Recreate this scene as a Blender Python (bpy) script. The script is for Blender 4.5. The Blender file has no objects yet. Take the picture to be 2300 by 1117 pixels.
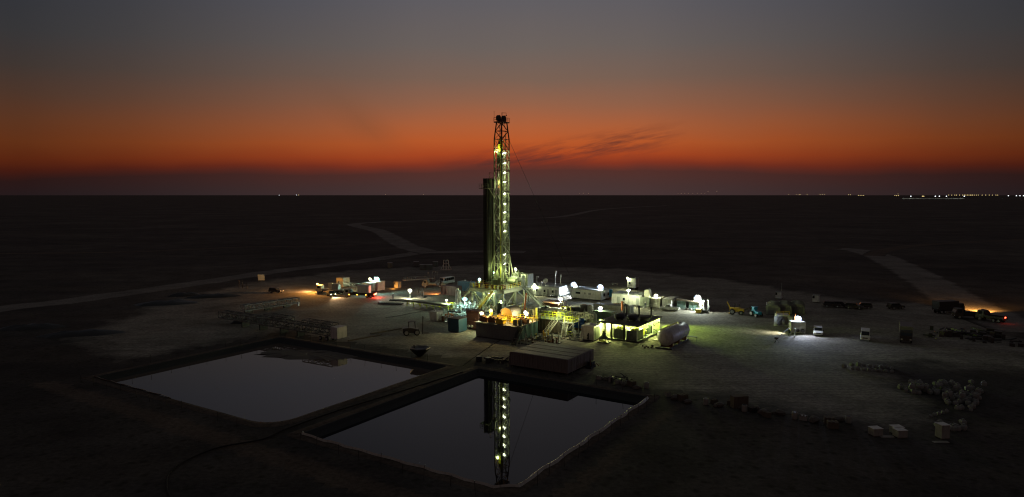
import bpy, math, random
import numpy as np
from mathutils import Vector, Matrix, noise as mnoise
random.seed(7)
R = math.radians
sc = bpy.context.scene
COL = sc.collection

# ------------------------------------------------------------------ camera
F = 1533.0; CX = 1150.0; CY = 558.5; PIT = R(4.49); HC = 32.4
cam_d = bpy.data.cameras.new('camera'); cam = bpy.data.objects.new('camera', cam_d); COL.objects.link(cam)
cam.location = (0, 0, HC); cam.rotation_euler = (R(90) - PIT, 0, 0)
cam_d.sensor_width = 36; cam_d.lens = 36 * F / 2300; cam_d.clip_start = 1; cam_d.clip_end = 120000
sc.camera = cam
# ------------------------------------------------------------------ exposure
sc.view_settings.view_transform = 'Standard'; sc.view_settings.look = 'None'
sc.view_settings.exposure = 0; sc.view_settings.gamma = 1
sc.cycles.use_denoising = True; sc.cycles.filter_width = 1.15; sc.cycles.use_light_tree = True; sc.cycles.use_adaptive_sampling = False
sc.cycles.max_bounces = 5; sc.cycles.diffuse_bounces = 2; sc.cycles.glossy_bounces = 3
sc.cycles.transparent_max_bounces = 6; sc.cycles.sample_clamp_indirect = 4
sc.cycles.caustics_reflective = False; sc.cycles.caustics_refractive = False

def s2l(c):
    c = c / 255.0
    return c / 12.92 if c <= .04045 else ((c + .055) / 1.055) ** 2.4
def col(r, g, b): return (s2l(r), s2l(g), s2l(b), 1)

# ------------------------------------------------------------------ node helper
class NT:
    def __init__(s, tree): s.t = tree; s.N = tree.nodes; s.L = tree.links
    def n(s, typ, **kw):
        nd = s.N.new(typ)
        for k, v in kw.items():
            if k in nd.inputs.keys(): nd.inputs[k].default_value = v
            else: setattr(nd, k, v)
        return nd
    def l(s, a, b): s.L.new(a, b)
    def math(s, op, a, b=None, c=None, clamp=False):
        m = s.N.new('ShaderNodeMath'); m.operation = op; m.use_clamp = clamp
        for i, x in enumerate((a, b, c)):
            if x is None: continue
            if isinstance(x, (int, float)): m.inputs[i].default_value = x
            else: s.l(x, m.inputs[i])
        return m.outputs[0]
    def ramp(s, fac, stops, interp='LINEAR'):
        r = s.N.new('ShaderNodeValToRGB'); cr = r.color_ramp; cr.interpolation = interp
        while len(cr.elements) < len(stops): cr.elements.new(0.5)
        for e, (p, c) in zip(cr.elements, stops): e.position = p; e.color = c if len(c) == 4 else (*c, 1)
        s.l(fac, r.inputs[0]); return r.outputs[0]
    def mix(s, fac, a, b, blend='MIX'):
        m = s.N.new('ShaderNodeMix'); m.data_type = 'RGBA'; m.blend_type = blend
        for i, x in ((0, fac), (6, a), (7, b)):
            if isinstance(x, (int, float)): m.inputs[i].default_value = x
            elif isinstance(x, tuple): m.inputs[i].default_value = x if len(x) == 4 else (*x, 1)
            else: s.l(x, m.inputs[i])
        return m.outputs[2]
    def noise(s, vec, scale, detail=4, rough=.55):
        n = s.N.new('ShaderNodeTexNoise'); n.inputs['Scale'].default_value = scale
        n.inputs['Detail'].default_value = detail; n.inputs['Roughness'].default_value = rough
        s.l(vec, n.inputs['Vector']); return n.outputs['Fac']
    def map(s, vec, rot=0., scale=(1, 1, 1), loc=(0, 0, 0)):
        m = s.N.new('ShaderNodeMapping'); m.inputs['Rotation'].default_value = (0, 0, rot)
        m.inputs['Scale'].default_value = scale; m.inputs['Location'].default_value = loc
        s.l(vec, m.inputs['Vector']); return m.outputs[0]

# ------------------------------------------------------------------ world: dusk sky after sunset
w = bpy.data.worlds.new('World'); sc.world = w; w.use_nodes = True
t = NT(w.node_tree); t.N.clear()
out = t.n('ShaderNodeOutputWorld'); bg = t.n('ShaderNodeBackground')
tc = t.n('ShaderNodeTexCoord'); sep = t.n('ShaderNodeSeparateXYZ'); t.l(tc.outputs['Generated'], sep.inputs[0])
X, Y, Zc = sep.outputs
el = t.math('MULTIPLY', t.math('ARCSINE', Zc), 180 / math.pi)
az = t.math('MULTIPLY', t.math('ARCTAN2', X, Y), 180 / math.pi)
daz = t.math('ABSOLUTE', t.math('SUBTRACT', az, 1.5))
# slow unevenness of the afterglow
vv = t.n('ShaderNodeCombineXYZ'); t.l(t.math('MULTIPLY', az, .05), vv.inputs[0]); t.l(t.math('MULTIPLY', el, .12), vv.inputs[1])
un = t.math('MULTIPLY', t.math('SUBTRACT', t.noise(vv.outputs[0], 1.3, 3), .5), 1.3)
# towards the sides the band lies a little lower and redder
el2 = t.math('ADD', t.math('ADD', el, un), t.math('MULTIPLY', t.math('POWER', t.math('MINIMUM', daz, 45), 1.5), .0035))
fac = t.math('DIVIDE', t.math('ADD', el2, 2), 92)
P_ = lambda e: (e + 2) / 92
sky = t.ramp(fac, [(0, col(56, 46, 48)), (P_(0), col(70, 54, 54)), (P_(1.0), col(74, 51, 49)), (P_(2.05), col(84, 47, 42)),
    (P_(2.65), col(128, 51, 34)), (P_(3.3), col(165, 67, 33)), (P_(4.4), col(182, 87, 42)), (P_(5.7), col(172, 94, 56)),
    (P_(7.5), col(145, 96, 72)), (P_(9.5), col(121, 96, 83)), (P_(12), col(106, 96, 92)), (P_(15.5), col(95, 92, 97)),
    (P_(21), col(90, 87, 92)), (P_(32), col(94, 92, 96)), (P_(60), col(90, 88, 88)), (1, col(88, 86, 86))])
azf = t.ramp(t.math('DIVIDE', daz, 180), [(0, (1.04, 1.04, 1.02)), (.05, (.97, .98, .98)), (.11, (.68, .72, .76)), (.17, (.37, .42, .47)), (.205, (.25, .30, .35)), (.25, (.28, .31, .35)), (.4, (.4, .42, .44)), (1, (.42, .43, .44))], 'LINEAR')
sky = t.mix(1.0, sky, azf, 'MULTIPLY')
# thin cloud wisps above the afterglow, rising to one side
cv = t.n('ShaderNodeCombineXYZ')
t.l(t.math('MULTIPLY', az, .30), cv.inputs[0])
t.l(t.math('SUBTRACT', t.math('MULTIPLY', el, 2.3), t.math('MULTIPLY', az, .42)), cv.inputs[1])
cn = t.noise(cv.outputs[0], 1.0, 6, .6)
line = t.math('ADD', t.math('MULTIPLY', az, .155), 2.75)       # elevation of the wisp for an azimuth
dl = t.math('ABSOLUTE', t.math('SUBTRACT', el, line))
mask = t.math('SUBTRACT', 1, t.math('DIVIDE', dl, 1.5), clamp=True)
ma = t.math('SUBTRACT', 1, t.math('DIVIDE', t.math('ABSOLUTE', t.math('SUBTRACT', az, 4.0)), 10.5), clamp=True)
cm = t.math('MULTIPLY', t.math('MULTIPLY', mask, t.math('MULTIPLY', ma, 2.2, clamp=True)), t.ramp(cn, [(.40, (0, 0, 0)), (.62, (1, 1, 1))]))
wd = t.math('SUBTRACT', 1, t.math('DIVIDE', t.math('ABSOLUTE', t.math('ADD', az, t.math('SUBTRACT', 16.2, t.math('MULTIPLY', t.math('SUBTRACT', 10, el), .95)))), 2.6), clamp=True)
wm_ = t.math('MULTIPLY', wd, t.ramp(t.math('DIVIDE', el, 12), [(.25, (0, 0, 0)), (.45, (1, 1, 1)), (.8, (0, 0, 0))]))
sky = t.mix(t.math('MULTIPLY', wm_, .22), sky, col(92, 66, 48))
sky = t.mix(t.math('MULTIPLY', cm, .8), sky, col(84, 46, 42))
nis = t.n('ShaderNodeTexSky'); nis.sky_type = 'NISHITA'; nis.sun_disc = False
nis.sun_elevation = R(-3); nis.sun_rotation = R(1.5)
sky = t.mix(.004, sky, nis.outputs[0], 'ADD')
t.l(sky, bg.inputs[0]); bg.inputs[1].default_value = 1.0
t.l(bg.outputs[0], out.inputs[0])
# the sun is below the horizon: no sun lamp; light comes from the sky and the site's lamps

# ------------------------------------------------------------------ photo pixel -> place on the ground
def G(px, py, z=0.):
    dx = (px - CX) / F; dy = -(py - CY) / F
    vy = math.cos(PIT) + dy * math.sin(PIT); vz = -math.sin(PIT) + dy * math.cos(PIT)
    k = (z - HC) / vz
    return Vector((dx * k, vy * k, z))
def ZH(py, d):
    dy = -(py - CY) / F
    return HC + (-math.sin(PIT) + dy * math.cos(PIT)) / (math.cos(PIT) + dy * math.sin(PIT)) * d
TH = R(-32.5)                                   # the site's own grid
cu, su = math.cos(TH), math.sin(TH)
def UV(u, v, z=0.): return Vector((u * cu - v * su, u * su + v * cu, z))

# ------------------------------------------------------------------ materials
M = {}
def mat(name, rgb, rough=.7, metal=0., var=.25, scale=1.2, dirt=None, bump=.0, emit=None, estr=0.):
    m = bpy.data.materials.new(name); m.use_nodes = True; t = NT(m.node_tree)
    b = m.node_tree.nodes['Principled BSDF']; b.inputs['Roughness'].default_value = rough; b.inputs['Metallic'].default_value = metal
    tcn = t.n('ShaderNodeTexCoord'); v = tcn.outputs['Object']
    if emit:
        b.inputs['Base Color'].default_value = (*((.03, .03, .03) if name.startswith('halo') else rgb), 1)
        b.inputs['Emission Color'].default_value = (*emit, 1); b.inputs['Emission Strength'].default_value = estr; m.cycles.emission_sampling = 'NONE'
    else:
        n1 = t.noise(v, scale, 5, .6)
        c = t.mix(n1, tuple(x * (1 - var) for x in rgb), tuple(min(1, x * (1 + var)) for x in rgb))
        d = dirt or tuple(x * .35 + .02 for x in rgb)
        n2 = t.ramp(t.noise(t.map(v, scale=(1.6, 1.6, .35)), 1.7, 6, .65), [(.5, (0, 0, 0)), (.72, (1, 1, 1))])
        c = t.mix(t.math('MULTIPLY', n2, .65), c, d)
        t.l(c, b.inputs['Base Color'])
        t.l(t.math('ADD', t.math('MULTIPLY', n1, .25), rough - .12, clamp=True), b.inputs['Roughness'])
        if bump:
            bp = t.n('ShaderNodeBump', Strength=bump); bp.inputs['Distance'].default_value = .05
            t.l(t.noise(v, scale * 9, 3), bp.inputs['Height']); t.l(bp.outputs[0], b.inputs['Normal'])
    M[name] = m; return m
RUST = (.09, .04, .02)
mat('white_paint', (.62, .62, .58), .5, dirt=(.28, .24, .18)); mat('cabin_white', (.6, .6, .55), .6, dirt=(.3, .27, .2))
mat('cream', (.5, .48, .38), .6, dirt=(.2, .16, .1)); mat('grey_paint', (.26, .27, .26), .6, dirt=(.1, .09, .07))
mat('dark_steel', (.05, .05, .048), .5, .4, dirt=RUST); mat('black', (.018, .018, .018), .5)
mat('rig_steel', (.26, .27, .17), .5, .2, dirt=(.12, .1, .06)); mat('mast_steel', (.24, .26, .16), .5, .2, var=.25, dirt=(.08, .08, .05))
mat('crown_red', (.10, .035, .02), .6, dirt=(.03, .015, .01)); mat('yellow', (.62, .42, .03), .45, dirt=(.3, .18, .03))
mat('lime', (.6, .62, .03), .45, dirt=(.4, .4, .05), var=.1); mat('green_dark', (.06, .085, .055), .5, dirt=(.03, .03, .02))
mat('blue_wall', (.03, .14, .22), .5, dirt=(.05, .06, .06)); mat('teal', (.16, .27, .24), .5, dirt=(.1, .1, .06)); mat('blue', (.02, .09, .32), .45, dirt=(.05, .04, .05))
mat('shelter_orange', (.36, .19, .012), .6, dirt=(.2, .1, .02)); mat('sky_blue', (.02, .30, .48), .4, var=.1); mat('deep_blue', (.02, .065, .10), .5, dirt=(.04, .04, .04))
mat('maroon', (.042, .016, .012), .5, dirt=(.04, .015, .01)); mat('orange', (.62, .16, .02), .5)
mat('rust', (.16, .075, .035), .85, dirt=(.06, .03, .015), bump=.3); mat('pipe_dark', (.012, .013, .012), .6, .2, dirt=(.02, .015, .01))
mat('pipe_light', (.10, .115, .07), .5, .3, dirt=(.1, .09, .05)); mat('rubber', (.015, .015, .015), .85); mat('hose', (.012, .011, .01), .98)
mat('glass', (.015, .02, .022), .08); mat('tarp', (.06, .08, .07), .8); mat('sack', (.22, .23, .215), .85, dirt=(.17, .15, .12), scale=3)
mat('pallet_wrap', (.26, .26, .23), .5, dirt=(.15, .13, .1)); mat('wood', (.105, .085, .06), .9, dirt=(.05, .035, .02))
mat('corr_brown', (.15, .135, .12), .65, dirt=(.08, .055, .045)); mat('tank_white', (.5, .49, .46), .45, dirt=(.16, .14, .1))
mat('skin', (.35, .2, .13), .6); mat('overall_red', (.5, .05, .03), .8); mat('overall_dark', (.03, .035, .05), .8); mat('hard_hat', (.7, .68, .6), .4)
mat('liner', (.012, .014, .014), .8, dirt=(.03, .03, .028), scale=.6, bump=.3); mat('liner_fold', (.36, .35, .31), .55, dirt=(.12, .1, .08), scale=.5, bump=.4)
mat('stone', (.11, .095, .08), .95, dirt=(.05, .04, .03), bump=.6); mat('concrete', (.3, .29, .26), .85, bump=.2)
mat('wall_grey', (.13, .135, .125), .65, dirt=(.06, .055, .045)); mat('corr_green', (.2, .22, .17), .6, dirt=(.08, .08, .05))
def lampmat(name, c, s): mat(name, (.8, .8, .8), emit=c, estr=s)
lampmat('glow_white', (.92, 1, .78), 16); lampmat('glow_cyan', (.6, 1, .95), 24); lampmat('glow_blue', (.72, .86, 1), 24)
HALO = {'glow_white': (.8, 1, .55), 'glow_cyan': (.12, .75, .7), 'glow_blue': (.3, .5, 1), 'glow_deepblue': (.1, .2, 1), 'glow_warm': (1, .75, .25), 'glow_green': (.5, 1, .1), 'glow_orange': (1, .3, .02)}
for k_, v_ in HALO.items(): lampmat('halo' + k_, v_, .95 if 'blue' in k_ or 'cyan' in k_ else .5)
lampmat('glow_deepblue', (.38, .5, 1), 14); lampmat('glow_warm', (1, .8, .42), 9); lampmat('glow_orange', (1, .36, .04), 12)
lampmat('glow_red', (1, .07, .03), 9); lampmat('glow_green', (.8, 1, .2), 8); lampmat('glow_yellow', (1, .72, .22), 5); lampmat('far_white', (.9, .95, 1), 2.2)
lampmat('far_yellow', (1, .75, .3), 1.4); lampmat('far_dim', (1, .6, .35), .5)

# ------------------------------------------------------------------ mesh builder
class MB:
    def __init__(s): s.v = []; s.f = []
    def add(s, vs, fs):
        o = len(s.v); s.v += [tuple(p) for p in vs]; s.f += [tuple(i + o for i in f) for f in fs]; return s
    def box(s, x0, x1, y0, y1, z0, z1):
        return s.add([(x0, y0, z0), (x1, y0, z0), (x1, y1, z0), (x0, y1, z0), (x0, y0, z1), (x1, y0, z1), (x1, y1, z1), (x0, y1, z1)],
                     [(0, 3, 2, 1), (4, 5, 6, 7), (0, 1, 5, 4), (1, 2, 6, 5), (2, 3, 7, 6), (3, 0, 4, 7)])
    def cb(s, c, d): return s.box(c[0] - d[0] / 2, c[0] + d[0] / 2, c[1] - d[1] / 2, c[1] + d[1] / 2, c[2] - d[2] / 2, c[2] + d[2] / 2)
    def frame(s, p, q):
        p, q = Vector(p), Vector(q); d = (q - p)
        d = d.normalized() if d.length > 1e-6 else Vector((0, 0, 1))
        a = Vector((0, 0, 1)) if abs(d.z) < .9 else Vector((1, 0, 0))
        x = d.cross(a).normalized(); y = d.cross(x).normalized(); return p, q, x, y
    def bar(s, p, q, w=.1, h=None):
        h = h or w; p, q, x, y = s.frame(p, q); x *= w / 2; y *= h / 2
        return s.add([p - x - y, p + x - y, p + x + y, p - x + y, q - x - y, q + x - y, q + x + y, q - x + y],
                     [(0, 3, 2, 1), (4, 5, 6, 7), (0, 1, 5, 4), (1, 2, 6, 5), (2, 3, 7, 6), (3, 0, 4, 7)])
    def cyl(s, p, q, r, r2=None, n=10):
        r2 = r if r2 is None else r2; p, q, x, y = s.frame(p, q); vs = []
        for c, rr in ((p, r), (q, r2)):
            for i in range(n):
                a = 2 * math.pi * i / n; vs.append(c + x * rr * math.cos(a) + y * rr * math.sin(a))
        fs = [(i, (i + 1) % n, n + (i + 1) % n, n + i) for i in range(n)] + [tuple(range(n))[::-1], tuple(range(n, 2 * n))]
        return s.add(vs, fs)
    def path(s, pts, r, n=6):
        for a, b in zip(pts, pts[1:]): s.cyl(a, b, r, n=n)
        return s
    def rev(s, p, d, prof, n=14):           # surface of revolution: prof = [(along, radius)]
        p, q, x, y = s.frame(p, Vector(p) + Vector(d)); ax = (q - p).normalized(); vs = []; k = len(prof)
        for t_, r in prof:
            for i in range(n):
                a = 2 * math.pi * i / n; vs.append(p + ax * t_ + x * r * math.cos(a) + y * r * math.sin(a))
        fs = [(j * n + i, j * n + (i + 1) % n, (j + 1) * n + (i + 1) % n, (j + 1) * n + i) for j in range(k - 1) for i in range(n)]
        fs += [tuple(range(n))[::-1], tuple(range((k - 1) * n, k * n))]
        return s.add(vs, fs)
    def ball(s, c, r, n=10, m=6, jit=0):
        rx, ry, rz = r if isinstance(r, tuple) else (r, r, r); vs = [(c[0], c[1], c[2] - rz)]
        for j in range(1, m):
            ph = math.pi * j / m - math.pi / 2
            for i in range(n):
                a = 2 * math.pi * i / n; k = 1 + random.uniform(-jit, jit)
                vs.append((c[0] + rx * k * math.cos(ph) * math.cos(a), c[1] + ry * k * math.cos(ph) * math.sin(a), c[2] + rz * math.sin(ph)))
        vs.append((c[0], c[1], c[2] + rz)); fs = []
        for i in range(n): fs.append((0, 1 + (i + 1) % n, 1 + i))
        for j in range(m - 2):
            for i in range(n): fs.append((1 + j * n + i, 1 + j * n + (i + 1) % n, 1 + (j + 1) * n + (i + 1) % n, 1 + (j + 1) * n + i))
        T = len(vs) - 1
        for i in range(n): fs.append((1 + (m - 2) * n + i, 1 + (m - 2) * n + (i + 1) % n, T))
        return s.add(vs, fs)
    def prism(s, pts, y0, y1):              # polygon in x-z, swept along y
        n = len(pts); vs = [(x, y0, z) for x, z in pts] + [(x, y1, z) for x, z in pts]
        return s.add(vs, [tuple(range(n)), tuple(range(n, 2 * n))[::-1]] + [(i, n + i, n + (i + 1) % n, (i + 1) % n) for i in range(n)])
    def truss(s, p, q, w, h, n, t_=.1):     # box lattice from p to q, w across, h up
        p, q = Vector(p), Vector(q); d = (q - p); side = d.cross(Vector((0, 0, 1))).normalized() * w / 2; up = Vector((0, 0, h))
        cs = [-side, side, side + up, -side + up]
        for c in cs: s.bar(p + c, q + c, t_)
        for i in range(n + 1):
            a = p + d * i / n
            for j in range(4): s.bar(a + cs[j], a + cs[(j + 1) % 4], t_ * .7)
            if i < n:
                b_ = p + d * (i + 1) / n
                for j in (0, 1, 2, 3):
                    k = (j + 1) % 4
                    s.bar(a + cs[j if i % 2 else k], b_ + cs[k if i % 2 else j], t_ * .6)
        return s
    def rail(s, pts, h=1.1, t_=.06, step=1.8):
        for a, b in zip(pts, pts[1:]):
            a, b = Vector(a), Vector(b); L = (b - a).length; n = max(1, round(L / step)); u = Vector((0, 0, 1))
            for k in (1, .55): s.bar(a + u * h * k, b + u * h * k, t_)
            for i in range(n + 1): c = a + (b - a) * i / n; s.bar(c, c + u * h, t_)
        return s
    def stair(s, p, q, w=.9, t_=.08, rails=True):
        p, q = Vector(p), Vector(q); d = q - p; side = Vector((d.x, d.y, 0)).cross(Vector((0, 0, 1))).normalized() * w / 2
        for sg in (-1, 1):
            s.bar(p + side * sg, q + side * sg, t_, .22)
            if rails:
                u = Vector((0, 0, 1.0)); s.bar(p + side * sg + u, q + side * sg + u, .06); s.bar(p + side * sg + u * .5, q + side * sg + u * .5, .05)
                for i in range(5): c = p + d * i / 4 + side * sg; s.bar(c, c + u, .06)
        n = max(3, int(abs(d.z) / .24))
        for i in range(1, n): c = p + d * i / n; s.bar(c - side, c + side, .05, .22)
        return s
    def build(s, name, m, parent=None, smooth=False):
        me = bpy.data.meshes.new(name); me.from_pydata(s.v, [], s.f); me.update()
        me.materials.append(M[m] if isinstance(m, str) else m)
        if smooth: me.polygons.foreach_set('use_smooth', [True] * len(me.polygons))
        o = bpy.data.objects.new(name, me); COL.objects.link(o)
        if parent: o.parent = parent
        return o

def tag(o, label=None, cat=None, group=None, kind=None):
    if label: o['label'] = label
    if cat: o['category'] = cat
    if group: o['group'] = group
    if kind: o['kind'] = kind
    return o
def thing(name, label, cat, loc, rz=TH, group=None):
    o = bpy.data.objects.new(name, None); COL.objects.link(o); o.location = loc; o.rotation_euler = (0, 0, rz)
    o.empty_display_size = .5
    return tag(o, label, cat, group)
def copy_tree(o, parent=None):
    c = o.copy(); COL.objects.link(c); c.parent = parent
    for ch in list(o.children): copy_tree(ch, c)
    return c
def again(o, loc, rz=None, label=None, group=None, scale=None):
    c = copy_tree(o); c.location = loc
    if rz is not None: c.rotation_euler = (0, 0, rz)
    if label: c['label'] = label
    if group: c['group'] = group
    if scale: c.scale = scale
    return c
def local(o, p):
    d = Vector(p) - Vector(o.location); a = -o.rotation_euler.z
    return Vector((d.x * math.cos(a) - d.y * math.sin(a), d.x * math.sin(a) + d.y * math.cos(a), d.z))
LG = 3.8
def light(parent, loc, power, c, rad=.3, spot=None, aim=None, blend=.6):
    ld = bpy.data.lights.new('lamp_light', 'SPOT' if spot else 'POINT'); ld.energy = power * LG; ld.color = c; ld.shadow_soft_size = rad
    if spot: ld.spot_size = R(spot); ld.spot_blend = blend
    o = bpy.data.objects.new('lamp_light', ld); COL.objects.link(o); o.parent = parent; o.location = loc
    if aim is not None: o.rotation_euler = (Vector(aim) - Vector(loc)).to_track_quat('-Z', 'Y').to_euler()
    return o
# ================================================================== ground, pad, roads, ponds
def ground_mat(name, kind):
    m = bpy.data.materials.new(name); m.use_nodes = True; t = NT(m.node_tree); b = m.node_tree.nodes['Principled BSDF']
    b.inputs['Roughness'].default_value = .95; b.inputs['Specular IOR Level'].default_value = .15
    v = t.n('ShaderNodeTexCoord').outputs['Object']
    big = t.noise(v, .012, 4, .6); mid = t.noise(v, .09, 5, .65); fine = t.noise(v, 1.4, 5, .7)
    strk = t.noise(t.map(v, rot=R(8), scale=(.01, .05, 1)), 1.0, 5, .65)
    o = t.ramp(big, [(.3, (.026, .024, .023)), (.5, (.048, .043, .038)), (.7, (.09, .079, .066))])
    o = t.mix(t.ramp(strk, [(.45, (0, 0, 0)), (.75, (.8, .8, .8))]), o, (.085, .07, .055))
    vor = t.n('ShaderNodeTexVoronoi'); vor.inputs['Scale'].default_value = .55; t.l(v, vor.inputs['Vector'])
    dots = t.ramp(vor.outputs['Distance'], [(.12, (1, 1, 1)), (.34, (0, 0, 0))])
    o = t.mix(t.math('MULTIPLY', dots, .7), o, (.018, .017, .01))
    o = t.mix(1.0, o, t.ramp(mid, [(.25, (.5, .5, .5)), (.75, (1.5, 1.5, 1.5))]), 'MULTIPLY')
    o = t.mix(1.0, o, t.ramp(fine, [(.3, (.6, .6, .6)), (.7, (1.4, 1.4, 1.4))]), 'MULTIPLY')
    if kind == 'open': c = o
    else:
        base = {'pad': ((.13, .118, .095), (.32, .29, .24)), 'road': ((.11, .10, .088), (.23, .21, .185)), 'berm': ((.06, .045, .035), (.11, .085, .065))}[kind]
        wn = t.n('ShaderNodeTexNoise'); wn.inputs['Scale'].default_value = .02; wn.inputs['Detail'].default_value = 3; t.l(v, wn.inputs['Vector'])
        wa = t.n('ShaderNodeVectorMath'); wa.operation = 'MULTIPLY_ADD'; t.l(wn.outputs['Color'], wa.inputs[0]); wa.inputs[1].default_value = (70, 70, 0); t.l(v, wa.inputs[2]); vw = wa.outputs[0]
        tr = t.noise(t.map(vw, rot=R(-20), scale=(.06, .22, 1)), 1.0, 6, .7)       # tyre-worn streaks
        tr2 = t.noise(t.map(vw, rot=R(25), scale=(.07, .26, 1)), 1.0, 6, .7)
        p = t.mix(t.ramp(mid, [(.3, (0, 0, 0)), (.72, (1, 1, 1))]), base[0], base[1])
        if kind == 'pad':
            p = t.mix(t.math('MULTIPLY', t.ramp(tr, [(.5, (0, 0, 0)), (.66, (1, 1, 1))]), .55), p, (.105, .088, .066))
            p = t.mix(t.math('MULTIPLY', t.ramp(tr2, [(.52, (0, 0, 0)), (.7, (1, 1, 1))]), .5), p, (.32, .29, .24))
            st = t.noise(v, .16, 6, .7); p = t.mix(t.math('MULTIPLY', t.ramp(st, [(.58, (0, 0, 0)), (.68, (1, 1, 1))]), .6), p, (.075, .062, .048))
            wv = t.n('ShaderNodeTexWave'); wv.wave_type = 'RINGS'; wv.inputs['Scale'].default_value = .21; wv.inputs['Distortion'].default_value = 3.5; wv.inputs['Detail'].default_value = 3
            t.l(t.map(v, loc=(-52, -150, 0)), wv.inputs['Vector'])
            p = t.mix(t.math('MULTIPLY', t.ramp(wv.outputs['Fac'], [(.78, (0, 0, 0)), (.95, (1, 1, 1))]), .4), p, (.10, .088, .065))
        p = t.mix(1.0, p, t.ramp(fine, [(.3, (.5, .5, .5)), (.7, (1.45, 1.45, 1.45))]), 'MULTIPLY')
        at = t.n('ShaderNodeAttribute'); at.attribute_name = 'edge'
        e = t.math('ADD', at.outputs['Fac'], t.math('MULTIPLY', t.math('SUBTRACT', mid, .5), 1.1))
        e = t.ramp(e, [(.18, (0, 0, 0)), (.62, (1, 1, 1))])
        c = t.mix(e, o, p)
    t.l(c, b.inputs['Base Color'])
    bp = t.n('ShaderNodeBump', Strength=.8); bp.inputs['Distance'].default_value = .12
    t.l(t.math('ADD', t.math('MULTIPLY', fine, .5), mid), bp.inputs['Height']); t.l(bp.outputs[0], b.inputs['Normal'])
    return m
GM = {k: ground_mat('ground_' + k, k) for k in ('open', 'pad', 'road', 'berm')}

def rrect(u0, u1, v0, v1, r, off=0, z=0, n=6):
    u0 -= off; u1 += off; v0 -= off; v1 += off; R_ = r; pts = []
    for (a, b_, s0, r) in ((u0 + .5, v0 + .5, 180, .5), (u1 - R_, v0 + R_, 270, R_), (u1 - .5, v1 - .5, 0, .5), (u0 + .5, v1 - .5, 90, .5)):
        for i in range(n + 1):
            t_ = R(s0 + 90 * i / n); pts.append(UV(a + r * math.cos(t_), b_ + r * math.sin(t_), z))
    return pts
def loopmesh(name, loops, m, edge=None):
    n = len(loops[0]); vs = [p for l in loops for p in l]
    fs = [(j * n + i, j * n + (i + 1) % n, (j + 1) * n + (i + 1) % n, (j + 1) * n + i) for j in range(len(loops) - 1) for i in range(n)]
    b = MB(); b.add(vs, fs); o = b.build(name, m)
    if edge:
        a = o.data.attributes.new('edge', 'FLOAT', 'POINT'); a.data.foreach_set('value', [e for e in edge for _ in range(n)])
    return o
PL = (-125.7, -79.8, 61.8, 99.6); PR = (-71.6, -40.4, 62.0, 101.2); WZ = -.85
def densify(pts, step=3.0):
    o = []
    for a, b_ in zip(pts, pts[1:] + pts[:1]):
        n = max(1, int((b_ - a).length / step))
        for i in range(n): o.append(a + (b_ - a) * i / n)
    return o
holes = []
for nm, P, lab in (('left', PL, 1), ('right', PR, 2)):
    def ring(off, z, jit=0, seed=0):
        base = densify(rrect(*P, 3.0 if lab == 2 else 4.2)); c = UV((P[0] + P[1]) / 2, (P[2] + P[3]) / 2)
        o = []
        hu, hv = (P[1] - P[0]) / 2, (P[3] - P[2]) / 2
        for i, p in enumerate(base):
            d = p - c; u_ = d.x * cu + d.y * su; v_ = -d.x * su + d.y * cu
            k = off + jit * (mnoise.noise(Vector((i * .37, seed, lab * 9))))
            u2 = u_ * (1 + k / hu); v2 = v_ * (1 + k / hv)
            o.append(c + UV(u2, v2, z + jit * .3 * mnoise.noise(Vector((i * .5, seed + 4, lab)))))
        return o
    h = ring(2.9, 0.0)
    holes.append(h)
    o = loopmesh('earth_bank', [h, ring(2.4, .1, .4, 1), ring(1.7, .16, .25, 2), ring(1.25, .1)], GM['berm'], [0, 1, 1, 1]); tag(o, kind='structure')
    o = loopmesh('black_liner', [ring(1.25, .1), ring(1.1, .07, .1, 3), ring(.6, -.4, .2, 5), ring(0, WZ, .0), ring(-1.2, WZ - 1.0)], 'liner'); tag(o, kind='structure')
    wp = ring(.15, WZ); b = MB(); b.add(wp, [tuple(range(len(wp)))])
    wk_ = 'water_' + nm
    if 1:
        wm = bpy.data.materials.new('pond_water'); wm.use_nodes = True; bs = wm.node_tree.nodes['Principled BSDF']; M[wk_] = wm
        bs.inputs['Base Color'].default_value = (.10, .075, .06, 1) if lab == 1 else (.006, .007, .009, 1); bs.inputs['Roughness'].default_value = .015; bs.inputs['IOR'].default_value = 1.62 if lab == 1 else 1.37
        tt = NT(wm.node_tree); vv_ = tt.n('ShaderNodeTexCoord').outputs['Object']; bp = tt.n('ShaderNodeBump', Strength=.05); bp.inputs['Distance'].default_value = .02
        tt.l(tt.noise(vv_, .8, 3), bp.inputs['Height']); tt.l(bp.outputs[0], bs.inputs['Normal'])
    tag(b.build('pond_water', wk_), kind='structure')

# one ground sheet to the horizon, with the two ponds left open
import bmesh
bm = bmesh.new()
def addloop(pts):
    vs = [bm.verts.new(p) for p in pts]; return [bm.edges.new((vs[i], vs[(i + 1) % len(vs)])) for i in range(len(vs))], vs
NB = 48
cen = Vector((0, 190, 0))
sq = [cen + Vector((330 * math.cos(2 * math.pi * i / NB), 330 * math.sin(2 * math.pi * i / NB), 0)) for i in range(NB)]
e0, v0 = addloop(sq); es = list(e0)
for h in holes: e, _ = addloop(h); es += e
bmesh.ops.triangle_fill(bm, edges=es, use_beauty=True)
prev = v0
for r in (600, 1200, 2500, 5000, 12000, 30000, 80000):
    nv = [bm.verts.new(cen + Vector((r * math.cos(2 * math.pi * i / NB), r * math.sin(2 * math.pi * i / NB), 0))) for i in range(NB)]
    for i in range(NB): bm.faces.new((prev[i], prev[(i + 1) % NB], nv[(i + 1) % NB], nv[i]))
    prev = nv
bmesh.ops.recalc_face_normals(bm, faces=bm.faces[:])
me = bpy.data.meshes.new('ground'); bm.to_mesh(me); bm.free(); me.materials.append(GM['open'])
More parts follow.
